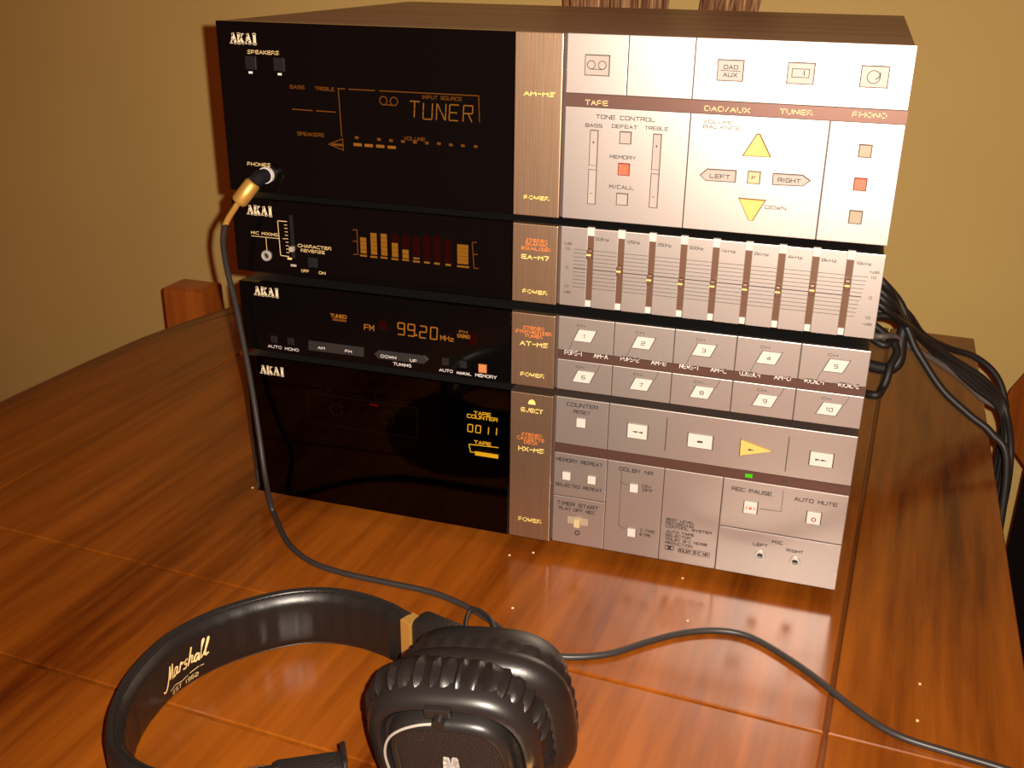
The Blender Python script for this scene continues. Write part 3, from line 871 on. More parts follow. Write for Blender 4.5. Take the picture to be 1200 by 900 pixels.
plate(deck, X0 + GG, 0.2798 - GG, 0.0383, 0.0719)
plate(deck, X0 + GG, 0.2798 - GG, 0.0, 0.0377)
plate(deck, 0.2798 + GG, 0.3198 - GG, 0.0, 0.0719)
plate(deck, 0.3198 + GG, 0.3598 - GG, 0.0, 0.0719)
plate(deck, 0.3598 + GG, X1 - GG, 0.0353, 0.0719)
plate(deck, 0.3598 + GG, X1 - GG, 0.0, 0.0347)
poly_line(deck, [(0.3190, 0.1092), (0.3190, 0.0853)], 0.0006, M['print_dark'], -0.0002, px=False)
poly_line(deck, [(0.3988, 0.1080), (0.3988, 0.0832)], 0.0006, M['print_dark'], -0.0002, px=False)
text(deck, 'COUNTER', 682.5, 475.5, 37, 4.6, M['print_dark'])
text(deck, 'RESET', 682, 483.2, 20, 4.0, M['print_dark'])
button(deck, 681, 495.5, 6.4, 6.4, M['white'])
bk = [('<<', 747, 505.5, 13.4, 10.2), ('[]', 820.5, 517, 16.2, 9.6), ('>>', 962.5, 538.5, 14.2, 9.6)]
def tri(cx, cz, w_, h_, d=1):
    return [(cx - d * w_ / 2, cz - h_ / 2), (cx + d * w_ / 2, cz), (cx - d * w_ / 2, cz + h_ / 2)]
for s_, u, v_, ww, hh in bk:
    o = button(deck, u, v_, ww, hh, M['white'], 'transport_key', gap=0.0007)
    x, z = pp(u, v_)
    if s_ == '[]':
        build(MB().prism_y(rect(x, z, 0.0036, 0.0014), -0.00135, -0.0011), 'stop_symbol', M['print_dark'], o)
    else:
        d = -1 if s_ == '<<' else 1
        for q in (-.0019, .0019):
            build(MB().prism_y(tri(x + q, z, 0.0038, 0.0014, d), -0.00135, -0.0011), 'wind_symbol', M['print_dark'], o)
o = button(deck, 0, 0, 0, 0, M['yellow'], 'play_key', shape=[pp(867, 533.5), pp(868.5, 515), pp(904, 528.5)], gap=0.0006)
x, z = pp(881, 526.5)
build(MB().prism_y(tri(x, z, 0.0042, 0.0015), -0.00135, -0.0011), 'play_symbol', M['print_dark'], o)
patch(deck, 877.5, 557.6, 8.5, 4, M['led_green'], -0.0002, 'play_light')
patch(deck, 919.5, 564.8, 5, 3, M['groove'], -0.0001, 'record_light')
text(deck, 'MEMORY REPEAT', 679, 541.5, 55, 4.4, M['print_dark'])
button(deck, 664, 557.5, 5.8, 5.8, M['white'])
button(deck, 693.5, 562.5, 5.8, 5.8, M['white'])
text(deck, 'SELECTED REPEAT', 678, 570.8, 55, 3.8, M['print_dark'])
text(deck, 'TIMER START', 677, 592.2, 49, 4.4, M['print_dark'])
text(deck, 'PLAY OFF REC', 676, 598, 43, 3.8, M['print_dark'])
x, z = pp(677, 611.5)
build(MB().box(x - 0.0075, x + 0.0075, 0.0012, 0.0016, z - 0.003, z + 0.003), 'timer_slot', M['beige'], deck)
build(MB().prism_y(rect(x, z + .0006, 0.0150, 0.0056), -0.0001, 0.0008), 'timer_slot', M['beige'], deck)
build(MB().box(x - 0.0022, x + 0.0022, -0.0036, 0.0, z - 0.0032, z + 0.0026, 0.0005), 'timer_switch', M['cream'], deck)
x, z = pp(676.5, 624.5)
poly_line(deck, circ(x, z, 0.0016, 14), 0.0006, M['print_dark'], -0.0002, px=False)
text(deck, 'DOLBY NR', 745.5, 552, 40, 4.4, M['print_dark'])
poly_line(deck, [(728.5, 553), (725, 615.5), (732.5, 620)], 0.0003, M['print_dark'])
poly_line(deck, [(727.8, 563.5), (730, 566), (736, 568.5)], 0.0003, M['print_dark'])
button(deck, 743, 572, 5.8, 6.0, M['white'])
button(deck, 740, 624, 5.8, 6.0, M['white'])
text(deck, 'ON', 757.5, 570, 10, 3.4, M['print_dark'])
text(deck, 'OFF', 759, 574.7, 12, 3.4, M['print_dark'])
text(deck, 'C TYPE', 759, 622.5, 17, 3.4, M['print_dark'])
text(deck, 'B TYPE', 756, 627, 13, 3.2, M['print_dark'])
for s_, u, v_, wd in [('BEST LEVEL', 797.3, 610.7, 34), ('RECORDING', 796.5, 614.8, 33), ('CONTROL SYSTEM', 807, 620.4, 55), ('AUTO TAPE', 797, 624.8, 33), ('SELECTOR', 794.5, 628.6, 30), ('DOLBY B-C NOISE', 804.5, 634.7, 50), ('REDUCTION', 795.5, 637.8, 32)]:
    text(deck, s_, u, v_, wd, 3.2, M['print_dark'])
x, z = pp(784.5, 641.8)
for d, q in ((1, -.0012), (-1, .0012)):
    pass
build(MB().prism_y(rect(x, z, 0.0062, 0.0035), -0.0002, 0.0003), 'noise_mark', M['print_dark'], deck)
for d in (-1, 1):
    pts = [(x + d * .0026, z - .0012), (x + d * .0026, z + .0012)] if False else [(x + d * (.0026 - .0016 * math.cos(a)), z + .0012 * math.sin(a)) for a in [math.pi * (-.5 + k / 8) for k in range(9)]]
    build(MB().prism_y(pts, -0.00032, -0.0002), 'noise_mark', M['silver'], deck)
x, z = pp(813.5, 647.5)
poly_line(deck, rect(x, z, 0.0212, 0.0036) + [rect(x, z, 0.0212, 0.0036)[0]], 0.00025, M['print_dark'], px=False)
text(deck, 'DOLBY B-C NR', 812, 647.3, 36, 3.6, M['print_dark'])
text(deck, 'REC PAUSE', 881, 575.5, 48, 4.6, M['print_dark'])
text(deck, 'AUTO MUTE', 956, 588, 52, 4.6, M['print_dark'])
o = button(deck, 879.5, 594.5, 8.6, 8.8, M['white'], 'record_key', gap=0.0006)
x, z = pp(879.5, 594.8)
for q in (-.0026, .0026):
    build(MB().prism_y(rect(x + q, z, 0.0007, 0.0018), -0.00135, -0.0011), 'pause_symbol', M['print_red'], o)
build(MB().prism_y(rect(x, z, 0.0018, 0.0017), -0.00135, -0.0011), 'pause_symbol', M['print_red'], o)
o = button(deck, 953.5, 607, 8.8, 8.8, M['white'], 'mute_key', gap=0.0006)
x, z = pp(953.5, 608)
poly_line(o, circ(x, z, 0.0013, 14), 0.0006, M['print_red'], -0.0014, px=False)
poly_line(deck, [(890.5, 596), (915.5, 599.5), (918, 574.5)], 0.0003, M['print_dark'])
text(deck, 'MIC', 911, 635.5, 13, 4.0, M['print_dark'])
text(deck, 'LEFT', 891, 638.5, 18, 3.6, M['print_dark'])
text(deck, 'RIGHT', 931.5, 646, 20, 3.6, M['print_dark'])
for u, v_ in ((890.5, 650.5), (931.5, 658)):
    x, z = pp(u, v_)
    jk = build(lathe_y(x, z, 0.0, [(0.0036, 0.001), (0.0036, -0.0010), (0.0031, -0.0015), (0.0022, -0.0015), (0.0020, -0.0008), (0.0020, 0.0014)]), 'mic_jack', M['steel'], deck, True)
    build(lathe_y(x, z, 0.0, [(0.0021, 0.0014), (0.0001, 0.0014)]), 'jack_hole', M['black'], jk)
    HOLES.append(circ(x, z, 0.0021, 20)[:-1])
x, z = pp(624.5, 470.5)
build(MB().prism_y([(x - .0026, z - .0012)] + [(x + .0026, z - .0012)] + [(x + .0026 * math.cos(a), z - .0008 + .0032 * math.sin(a)) for a in [math.pi * k / 10 for k in range(11)]], YL, YL + 0.0002), 'eject_symbol', M['print_yellow'], deck)
text(deck, 'EJECT', 624.5, 479.5, 26, 5.0, M['print_yellow'], YL, stroke=0.0006)
for s_, u, v_, wd in [('STEREO', 624, 508.2, 24), ('CASSETTE', 623, 512.8, 32), ('DECK', 623.3, 517, 16)]:
    text(deck, s_, u, v_, wd, 3.7, M['print_orange'], YL, stroke=0.00036)
text(deck, 'HX-M5', 623.5, 525.3, 30, 5.4, M['print_yellow'], YL, stroke=0.0006)
text(deck, 'POWER', 622, 607.5, 27, 4.6, M['print_yellow'], YL, stroke=0.00055)
akai(deck, 320.5, 433)
AB = M['amber_bright']
text(deck, 'TAPE', 566.5, 483.3, 20, 4.2, AB, YL, stroke=0.0006)
text(deck, 'COUNTER', 566.5, 488, 36, 4.6, AB, YL, stroke=0.0006)
for c, u, v_ in zip('0011', (552.5, 561.8, 571, 580.5), (500, 501.2, 502.8, 503.7)):
    digit(deck, c, u, v_, 6.6, 9.5, AB, 0.0007)
text(deck, 'TAPE', 566.8, 517.6, 20, 4.2, AB, YL, stroke=0.0006)
poly_line(deck, [(585, 522.8), (551, 518.8), (552.8, 527.8), (560, 528.8)], 0.0007, AB, YL, 'display_line')
patch(deck, 571.5, 531.5, 27, 4.6, AB, YL, 'display_segment')

# openings for the keys and sockets in the silver plates
bpy.context.view_layer.update()
for o in [q for q in bpy.data.objects if q.name.startswith('silver_plate')]:
    k = INV[root_of(o).name].inverted()
    ps = [k @ v_.co for v_ in o.data.vertices]
    xa, xb = min(p.x for p in ps), max(p.x for p in ps)
    za, zb = min(p.z for p in ps), max(p.z for p in ps)
    mine = [h for h in HOLES if xa < sum(p[0] for p in h) / len(h) < xb and za < sum(p[1] for p in h) / len(h) < zb]
    if not mine:
        continue
    mb = MB()
    for h in mine:
        mb.prism_y(h, -0.004, 0.004)
    cut = build(mb, 'cutter', M['groove'], o.parent)
    bm = bmesh.new()
    bm.from_mesh(cut.data)
    bmesh.ops.recalc_face_normals(bm, faces=bm.faces[:])
    bm.to_mesh(cut.data)
    bm.free()
    bpy.context.view_layer.update()
    bo = o.modifiers.new('openings', 'BOOLEAN')
    bo.operation = 'DIFFERENCE'
    bo.solver = 'EXACT'
    bo.object = cut
    dg = bpy.context.evaluated_depsgraph_get()
    me = bpy.data.meshes.new_from_object(o.evaluated_get(dg))
    o.modifiers.clear()
    o.data = me
    bpy.data.objects.remove(cut, do_unlink=True)

# cassette inside the deck
cas = thing('compact_cassette', 'dark compact cassette seen faintly behind the smoked window of the cassette deck', 'cassette', Vector((0.0875, 0.02, 0.0305)))
build(MB().box(0.0375, 0.1375, 0.012, 0.024, 0.0305, 0.0945, 0.0012), 'shell', M['tape_shell'], cas)
build(MB().box(0.0415, 0.1335, 0.0116, 0.0121, 0.086, 0.0925), 'label_strip', M['mid_button'], cas)
build(text_mesh('DAVID 1 90', 0.0875, 0.0893, 0.080, 0.0045, 0.0006, 0.0113), 'lettering', M['tape_print'], cas)
for x in (0.0662, 0.1088):
    build(lathe_y(x, 0.073, 0.0116, [(0.0055, 0.0), (0.0043, 0.0), (0.0043, 0.002)]), 'reel_hub', M['tape_print'], cas)
for z in (0.0845, 0.0595):
    build(MB().box(0.0415, 0.1335, 0.0115, 0.0119, z - 0.0003, z + 0.0003), 'label_line', M['tape_print'], cas)
for x in (0.0425, 0.1325):
    build(MB().box(x - 0.0003, x + 0.0003, 0.0115, 0.0119, 0.0595, 0.0845), 'label_line', M['tape_print'], cas)
x, z = pp(430, 481)
build(MB().prism_y(rect(x + .0002, z - .0003, 0.0062, 0.0018), 0.0112, 0.0116), 'tape_light', M['led_red'], deck)

# ------------------------------------------------------------------ headphones
hp = thing('headphones', 'black folding headphones with gold script lettering inside the headband, lying on the table', 'headphones', Vector((0.17, -0.22, ZT)))
BH = 0.041          # height of the band standing on its edge
path = spline([Vector((x / 1000, y / 1000, 0)) for x, y in [(197, -160), (180, -153), (158, -149.5), (136, -152), (116, -162), (98, -179), (84, -199), (76, -221), (75, -244), (79, -268), (89, -290), (104, -308), (127, -316), (156, -311), (186, -294)]], 6)
CEN = Vector((0.135, -0.228, 0))
def frame(i):
    t = (path[min(i + 1, len(path) - 1)] - path[max(i - 1, 0)]).normalized()
    nin = Vector((-t.y, t.x, 0))
    if nin.dot(CEN - path[i]) < 0:
        nin = -nin
    return t, nin
arc = [0.0]
for a, b_ in zip(path[:-1], path[1:]):
    arc.append(arc[-1] + (b_ - a).length)
# outer vinyl
rings = []
for i, p in enumerate(path):
    t, nin = frame(i)
    prof = [(0.0012, 0.002), (-0.0030, 0.0006), (-0.0048, 0.004), (-0.0052, BH / 2), (-0.0048, BH - 0.004), (-0.0030, BH - 0.0006), (0.0012, BH - 0.002)]
    rings.append([p + nin * a + Vector((0, 0, ZT + b_)) for a, b_ in prof])
mb = MB()
mb.loft(rings, True, True)
band = build(mb, 'headband', M['vinyl'], hp, True)
# inner padding, slightly creased
def pad_off(i, b_):
    s_ = arc[i]
    e = min(1.0, s_ / 0.012, (arc[-1] - s_) / 0.012)
    k = math.sin(math.pi * max(0, min(1, b_)))
    cr = 0.0008 * math.sin(s_ * 520 + 1.2 * math.sin(s_ * 90)) * (0.4 + 0.6 * (math.sin(s_ * 60) > 0))
    return 0.0010 + (0.0048 * (k ** 0.25) + cr * k) * e
rings = []
NB = 12
for i, p in enumerate(path):
    t, nin = frame(i)
    ring = []
    for k in range(NB + 1):
        b_ = k / NB
        ring.append(p + nin * pad_off(i, b_) + Vector((0, 0, ZT + 0.0022 + b_ * (BH - 0.0044))))
    ring.append(p + nin * 0.0 + Vector((0, 0, ZT + BH - 0.003)))
    ring.append(p + nin * 0.0 + Vector((0, 0, ZT + 0.003)))
    rings.append(ring)
mb = MB()
mb.loft(rings, True, True)
pad = build(mb, 'headband_padding', M['leather'], band, True)
for zz, dd in ((BH - 0.0012, 0.0004), (0.0014, 0.0004)):
    mb = MB()
    for i in range(2, len(path) - 2):
        for q in (0.25, 0.75):
            t, nin = frame(i)
            p = path[i].lerp(path[i + 1], q) + nin * dd + Vector((0, 0, ZT + zz))
            mb.rod(p - t * 0.0009, p + t * 0.0009, 0.0005, 6)
    o = build(mb, 'stitching', M['satin'], band)
    o['kind'] = 'stuff'
def on_pad(s_, h):          # s_: distance along the band from the far end; h: height 0..BH
    s_ = max(0, min(arc[-1] - 1e-6, s_))
    i = max(k for k in range(len(arc)) if arc[k] <= s_)
    i = min(i, len(path) - 2)
    q = (s_ - arc[i]) / (arc[i + 1] - arc[i])
    t0, n0 = frame(i)
    t1, n1 = frame(i + 1)
    nin = n0.lerp(n1, q).normalized()
    b_ = (h - 0.0022) / (BH - 0.0044)
    off = pad_off(i, b_) * (1 - q) + pad_off(i + 1, b_) * q + 0.0005
    return path[i].lerp(path[i + 1], q) + nin * off + Vector((0, 0, ZT + h))
SCR = [  # script name drawn with a pen, 0..1 wide letters, x runs along the word
 [(-.25, -.45), (-.05, -.55), (.1, -.3), (.22, .5), (.3, 1.0), (.34, .6), (.36, .15), (.48, .45), (.62, 1.0), (.66, .5), (.68, .05), (.8, .1)],
 [(1.25, .5), (1.05, .55), (.9, .3), (.92, .05), (1.1, .05), (1.25, .5), (1.25, .1), (1.4, .05)],
 [(1.5, .05), (1.55, .5), (1.6, .62), (1.7, .5), (1.8, .55)],
 [(2.25, .55), (2.0, .5), (2.0, .32), (2.2, .25), (2.15, .02), (1.9, .03)],
 [(2.4, 0), (2.5, .6), (2.6, 1.15), (2.55, .6), (2.45, .1), (2.6, .5), (2.78, .5), (2.75, .1), (2.9, .05)],
 [(3.3, .5), (3.1, .55), (2.98, .3), (3.0, .05), (3.15, .05), (3.3, .5), (3.3, .1), (3.42, .05)],
 [(3.45, .1), (3.6, .7), (3.72, 1.25), (3.62, 1.2), (3.55, .5), (3.62, .05), (3.75, .1)],
 [(3.85, .1), (4.0, .7), (4.12, 1.25), (4.02, 1.2), (3.95, .5), (4.02, .05), (4.2, .15)],
]
S0 = 0.175         # the word runs back towards the far end, so s_ falls as the word advances
LW, LH = 0.0084, 0.0088
mb = MB()
for st in SCR:
    P2 = spline([Vector((a, b_, 0)) for a, b_ in st], 4)
    ribbon(mb, [(a.x * LW + a.y * LH * .25, a.y * LH) for a in P2], 0.00105, lambda a, b_: on_pad(S0 - a, 0.0185 + b_))
ribbon(mb, [(0.003, -.006), (0.008, -.0050), (0.014, -.0062), (0.019, -.0052)], 0.0005, lambda a, b_: on_pad(S0 - a, 0.0175 + b_))
ribbon(mb, [(0.021, -.0048), (0.027, -.0036), (0.032, -.0046)], 0.0005, lambda a, b_: on_pad(S0 - a, 0.0175 + b_))
x = 0.0055
for c in 'EST 1962':
    wch = 0.0019 * NARROW.get(c, 1)
    for st in G[c]:
        ribbon(mb, [(x + a * wch, b_ * 0.0028) for a, b_ in st], 0.00042, lambda a, b_: on_pad(S0 - a, 0.0072 + b_))
    x += wch + 0.0011
build(mb, 'gold_lettering', M['print_gold'], pad)
# hinge plates and fabric ends
def slab(a, b_, th, z0, z1, c=0.0015):
    d = (b_ - a)
    l = d.length
    d.normalize()
    n_ = Vector((-d.y, d.x, 0))
    t = MB().box(0, l, -th / 2, th / 2, z0, z1, c)
    t.v = [a + d * q.x + n_ * q.y + Vector((0, 0, q.z)) for q in t.v]
    return t
e0, e1 = path[0], path[-1]
t0 = (path[0] - path[1]).normalized()
t1 = (path[-1] - path[-2]).normalized()
build(slab(e0 - t0 * 0.001, e0 + t0 * 0.0075, 0.0105, ZT + 0.0015, ZT + BH - 0.001, 0.0006), 'hinge_plate', M['gold'], hp)
build(slab(e0 + t0 * 0.0075 + Vector((0, 0.003, 0)), e0 + t0 * 0.036 + Vector((0.005, 0.006, 0)), 0.016, ZT + 0.003, ZT + BH + 0.002, 0.004), 'band_end', M['vinyl'], hp, True)
build(slab(e1 - t1 * 0.002, e1 + t1 * 0.031, 0.0125, ZT + 0.002, ZT + BH - 0.003, 0.002), 'band_end', M['vinyl'], hp, True)
build(slab(e1 + t1 * 0.0305, e1 + t1 * 0.0332, 0.0150, ZT + 0.001, ZT + BH + 0.001, 0.0008), 'hinge_plate', M['satin'], hp)

# ear cups, stacked face to face; CN is the axis from the far cup to the near cup
v0 = -ray(540, 880).normalized()
idir = (AX * -0.25 + AY * 0.97).normalized()
CN = (v0 * math.cos(math.radians(55.5)) + (idir - v0 * idir.dot(v0)).normalized() * math.sin(math.radians(55.5))).normalized()
CU = (-AY - CN * (-AY).dot(CN)).normalized()
CR = CU.cross(CN).normalized()
if CR.dot(AX) < 0:
    CR = -CR
KS = 1.055
NC = CAM + ray(530, 893) / ray(530, 893).length * 0.5442       # centre of the near cup's outer face
def sup(r, q, e=3.0, asp=1.0):
    c, s_ = math.cos(q), math.sin(q)
    k = (abs(c) ** e + abs(s_) ** e) ** (-1 / e)
    return r * k * c * asp, r * k * s_
def cup(prof, base, n=72, wr=None, cap0=False, cap1=False, e=3.0, asp=1.0):
    """prof: list of (radius, offset along CN from base)"""
    rings = []
    for k, (r_, h) in enumerate(prof):
        ring = []
        for q in range(n):
            a = 2 * math.pi * q / n
            rr = (r_ + (wr(k, a) if wr else 0)) * 1.01 * KS
            x, y = sup(max(rr, 1e-5), a, e, asp)
            ring.append(base + CR * x + CU * y + CN * h * KS)
        rings.append(ring)
    mb = MB()
    mb.loft(rings, cap0, cap1)
    return mb
FB = NC - CN * 0.0575 + CR * 0.0100 - CU * 0.0021                  # back of the far cup
far = build(cup([(0.020, 0.0), (0.034, 0.001), (0.0385, 0.005), (0.040, 0.012), (0.0405, 0.0165)], FB, cap0=True, cap1=True), 'ear_cup', M['satin'], hp, True)
def wr_far(k, a):
    return 0.0006 * math.sin(a * 34) if k in (1, 2) else 0.0
build(cup([(0.0400, 0.0150), (0.0425, 0.0158), (0.0428, 0.0190), (0.0422, 0.0215), (0.0432, 0.0225), (0.0438, 0.0265), (0.0425, 0.0310), (0.0390, 0.0345), (0.0330, 0.0362), (0.0260, 0.0355), (0.0215, 0.0310), (0.0205, 0.0200)], FB, 144, wr_far, cap1=True), 'ear_cushion', M['leather'], far, True)
near = build(cup([(0.0405, 0.0), (0.0410, 0.0025), (0.0400, 0.0080), (0.0385, 0.0108), (0.0365, 0.0122), (0.0345, 0.0126), (0.0325, 0.0112), (0.0315, 0.0085), (0.0290, 0.0080)], NC - CN * 0.01424, cap0=True, cap1=True), 'ear_cup', M['satin'], hp, True)
def wr_near(k, a):
    return (0.0011 * math.sin(a * 41) + 0.0006 * math.sin(a * 67 + 1)) * (1.0 if k in (1, 2, 3) else 0.35) * (k < 6)
build(cup([(0.0395, 0.0225), (0.0412, 0.0205), (0.0425, 0.0165), (0.0430, 0.0120), (0.0425, 0.0070), (0.0400, 0.0030), (0.0345, 0.0010), (0.0270, 0.0015), (0.0215, 0.006), (0.0205, 0.014)], NC - CN * 0.0322, 180, wr_near, cap1=True), 'ear_cushion', M['leather'], near, True)
pl = build(cup([(0.0290, 0.0), (0.0288, 0.0060), (0.0272, 0.0085), (0.0252, 0.0092), (0.0240, 0.0086)], NC - CN * 0.00686, cap0=True, cap1=False, e=3.4), 'cup_rim', M['satin'], near, True)
build(cup([(0.0241, 0.0080), (0.0239, 0.0084), (0.0180, 0.0086), (0.0001, 0.0086)], NC - CN * 0.00686, e=3.4), 'cup_face', M['vinyl'], near, True)
# white script initial on the cup
mb = MB()
ini = spline([Vector(q) for q in [(-.85, -.9, 0), (-.6, -1.0, 0), (-.35, -.2, 0), (-.1, 1.0, 0), (0.0, .3, 0), (.05, -.5, 0), (.35, .3, 0), (.6, 1.0, 0), (.62, .2, 0), (.6, -.7, 0), (.9, -.6, 0)]], 6)
ribbon(mb, [(q.x * 0.0062, q.y * 0.0075) for q in ini], 0.0027, lambda a, b_: NC + CR * (a - 0.001) + CU * (b_ - 0.002) + CN * 0.0024)
build(mb, 'script_initial', M['print_white'], near)
# pivot and wire yoke of the near cup
pv = NC + CU * 0.0322 - CR * 0.001 - CN * 0.0005
build(MB().rod(pv - CN * 0.003, pv + CN * 0.0045, 0.0032, 16), 'pivot', M['satin'], near, True)
bx = MB().box(-0.0065, 0.0065, 0.002, 0.0075, -0.004, 0.0025, 0.001)
bx.v = [pv + CR * q.x + CU * q.y + CN * q.z for q in bx.v]
build(bx, 'pivot_block', M['satin'], near)
wire = [(-.003, .0305, .003), (-.011, .0290, .0033), (-.020, .0245, .0033), (-.027, .017, .003), (-.0305, .006, .003), (-.031, -.010, .002)]
build(MB().tube(spline([NC + (CR * a + CU * b_ + CN * c) * KS for a, b_, c in wire], 6), 0.0007, 8), 'wire_yoke', M['steel'], near, True)
gp = NC + CR * 0.0415 - CU * 0.0047
g = MB().box(-0.009, 0.006, -0.0045, 0.0018, -0.001, 0.0025, 0.0005)
g.v = [gp + CR * q.x + CU * q.y + CN * q.z for q in g.v]
build(g, 'gold_badge', M['gold'], near)
# cable of the headphones: plug in the amplifier, down in front of the stack, across the table
CRAD = 0.0021
def on_table(u, v_, h=CRAD):
    q = on_z(u, v_, ZT + h)
    return q
hang = [(263.5, 263, -.029), (261.5, 285, -.026), (266, 315, -.019), (276, 356, -.013), (286, 405, -.011), (296, 460, -.012), (304, 512, -.017), (311, 560, -.023)]
pts = [on_y(u, v_, y) for u, v_, y in hang]
pts += [on_table(u, v_) for u, v_ in [(320, 600), (336, 634), (362, 657), (400, 671), (455, 683), (505, 694), (545, 710), (575, 728), (606, 752), (640, 766), (672, 770), (715, 766), (760, 752), (800, 742), (838, 739), (872, 744), (905, 760), (950, 790), (1003, 832), (1050, 861), (1110, 881), (1170, 899), (1235, 921)]]
pts = [Vector((q.x, q.y, max(q.z, ZT + CRAD))) for q in spline(pts, 10)]
cable = build(MB().tube(pts, CRAD, 10), 'cable', M['rubber_grey'], hp, True)
build(MB().tube(spline([on_table(553, 713, 0.0022), on_table(547, 724, 0.0035), on_table(544, 748, 0.005)], 6), 0.0015, 8), 'cable', M['rubber'], hp, True)
build(MB().tube(spline([on_table(551, 713, 0.0032), on_table(562, 716, 0.0045), on_table(575, 727, 0.005), on_table(582, 750, 0.006)], 6), 0.0017, 8), 'cable', M['rubber'], hp, True)
# plug
jx, jz = pp(315.5, 204)
base = Vector((jx, -0.0026, jz))
plug = build(MB().tube([base, base + Vector((0, -0.0032, 0))], [0.0056, 0.0056], 20), 'plug', M['print_white'], hp, True)
el = on_y(299, 211.5, -0.0165)
mb = MB().tube([base + Vector((0, -0.0034, 0)), base + Vector((0, -0.010, 0)), el + Vector((0, 0.001, 0)), el + Vector((-0.0008, -0.0035, -.0008))], [0.0050, 0.0050, 0.0051, 0.0042], 20)
build(mb, 'plug_body', M['dark_button'], plug, True)
g0 = on_y(297.5, 213.5, -0.018)
g1 = on_y(279, 237.5, -0.024)
build(MB().tube([g0, g0.lerp(g1, .08), g0.lerp(g1, .9), g1], [0.0044, 0.0056, 0.0056, 0.0046], 20), 'plug_collar', M['gold'], plug, True)
s1 = on_y(274.5, 245, -0.026)
s2 = on_y(264.5, 262, -0.029)
spr = [g1.lerp(s1, .2), s1, s1.lerp(s2, .5) + Vector((-.0004, 0, 0)), s2]
build(MB().tube(spline(spr, 4), 0.0021, 12), 'strain_relief_core', M['gold'], plug, True)
mb = MB()
ax_pts = spline(spr, 30)
hel = []
for k, p in enumerate(ax_pts):
    q = 2 * math.pi * k / 7
    hel.append(p + Vector((math.cos(q) * 0.0023, math.sin(q) * 0.0023, math.cos(q) * 0.0008)))
build(MB().tube(hel, 0.0006, 6), 'strain_relief_spring', M['gold'], plug, True)

# ------------------------------------------------------------------ cables behind the stack
def lead(pts, r, label, group=None, name='audio_cable', m_='rubber'):
    return single(MB().tube(spline(pts, 8), r, 10), name, M[m_], label, 'cable', group, True)
GRP = 'black cables behind the stack'
LB = 'thin black cable sweeping from behind the stack over the table edge'
def V(*a):
    return Vector(a)
k = 0
for (u0, v0_, u1, v1_, h1, rr) in [(1036, 332, 1058, 372, 0.055, 0.0032), (1037, 345, 1062, 380, 0.050, 0.0030), (1035, 360, 1066, 384, 0.046, 0.0028), (1036, 352, 1056, 376, 0.060, 0.0030)]:
    a = on_y(u0, v0_, 0.27)
    a0 = V(a.x - 0.05, 0.315, a.z + 0.02)
    b_ = on_y(u1, v1_, 0.31)
    c = on_y(1092 + k * 6, 410 + k * 2, 0.335)
    d = on_y(1140 + k * 5, 452 - k * 2, 0.345)
    e_ = on_y(1172 + k * 2, 482 - k * 1, 0.35)
    f_ = V(0.584 + 0.004 * (k % 2), 0.345 - 0.010 * k, ZT - 0.03)
    g_ = V(0.582 + 0.004 * (k % 2), 0.335 - 0.010 * k, ZT - 0.16)
    h_ = V(0.582 + 0.004 * (k % 2), 0.330 - 0.010 * k, ZT - 0.32)
    lead([a0, a, b_, c, d, e_, f_, g_, h_], rr, LB, GRP)
    k += 1
# the one that runs low over the table top
lead([V(0.42, 0.325, 0.085), on_y(1050, 372, 0.31), on_y(1075, 412, 0.30), on_y(1104, 456, 0.29), on_y(1136, 486, 0.28), on_y(1162, 508, 0.272), on_y(1180, 545, 0.262), V(0.578, 0.245, ZT - 0.10), V(0.578, 0.24, ZT - 0.3)], 0.0034, 'black cable lying lowest across the end of the table, in front of the other cables')
# arching one
lead([V(0.42, 0.33, 0.12), on_y(1055, 360, 0.33), on_y(1082, 392, 0.36), on_y(1112, 408, 0.39), on_y(1142, 418, 0.40), on_y(1166, 438, 0.40), on_y(1177, 466, 0.395), on_y(1176, 500, 0.385), V(0.586, 0.375, ZT - 0.12), V(0.586, 0.375, ZT - 0.3)], 0.0032, 'black cable arching highest over the table corner beside the stack')
# short loops close to the stack
lead([V(0.40, 0.325, 0.06), on_y(1040, 432, 0.30), on_y(1056, 398, 0.31), on_y(1052, 372, 0.32), V(0.42, 0.33, 0.10)], 0.0055, 'thick black cable bunched close behind the tuner')
lead([V(0.40, 0.325, 0.03), on_y(1018, 462, 0.26), on_y(1034, 455, 0.27), on_y(1043, 430, 0.28), on_y(1046, 400, 0.30), V(0.41, 0.325, 0.11)], 0.0036, 'black cable hanging in a small loop beside the tuner')
lead([V(0.41, 0.325, 0.10), on_y(1030, 402, 0.29), on_y(1046, 398, 0.30), on_y(1062, 392, 0.32), on_y(1052, 350, 0.33), V(0.41, 0.335, 0.16)], 0.0034, 'black cable crossing the bundle behind the equalizer')
lead([V(0.425, 0.32, 0.078), on_y(1028, 394, 0.29), on_y(1046, 394, 0.30), on_y(1060, 402, 0.31), on_y(1100, 425, 0.335), on_y(1128, 445, 0.345), on_y(1150, 466, 0.35), on_y(1180, 492, 0.352), V(0.588, 0.355, ZT - .05), V(0.588, 0.355, ZT - .3)], 0.0028, 'pale grey cable among the black ones behind the stack', None, 'audio_cable', 'rubber_pale')

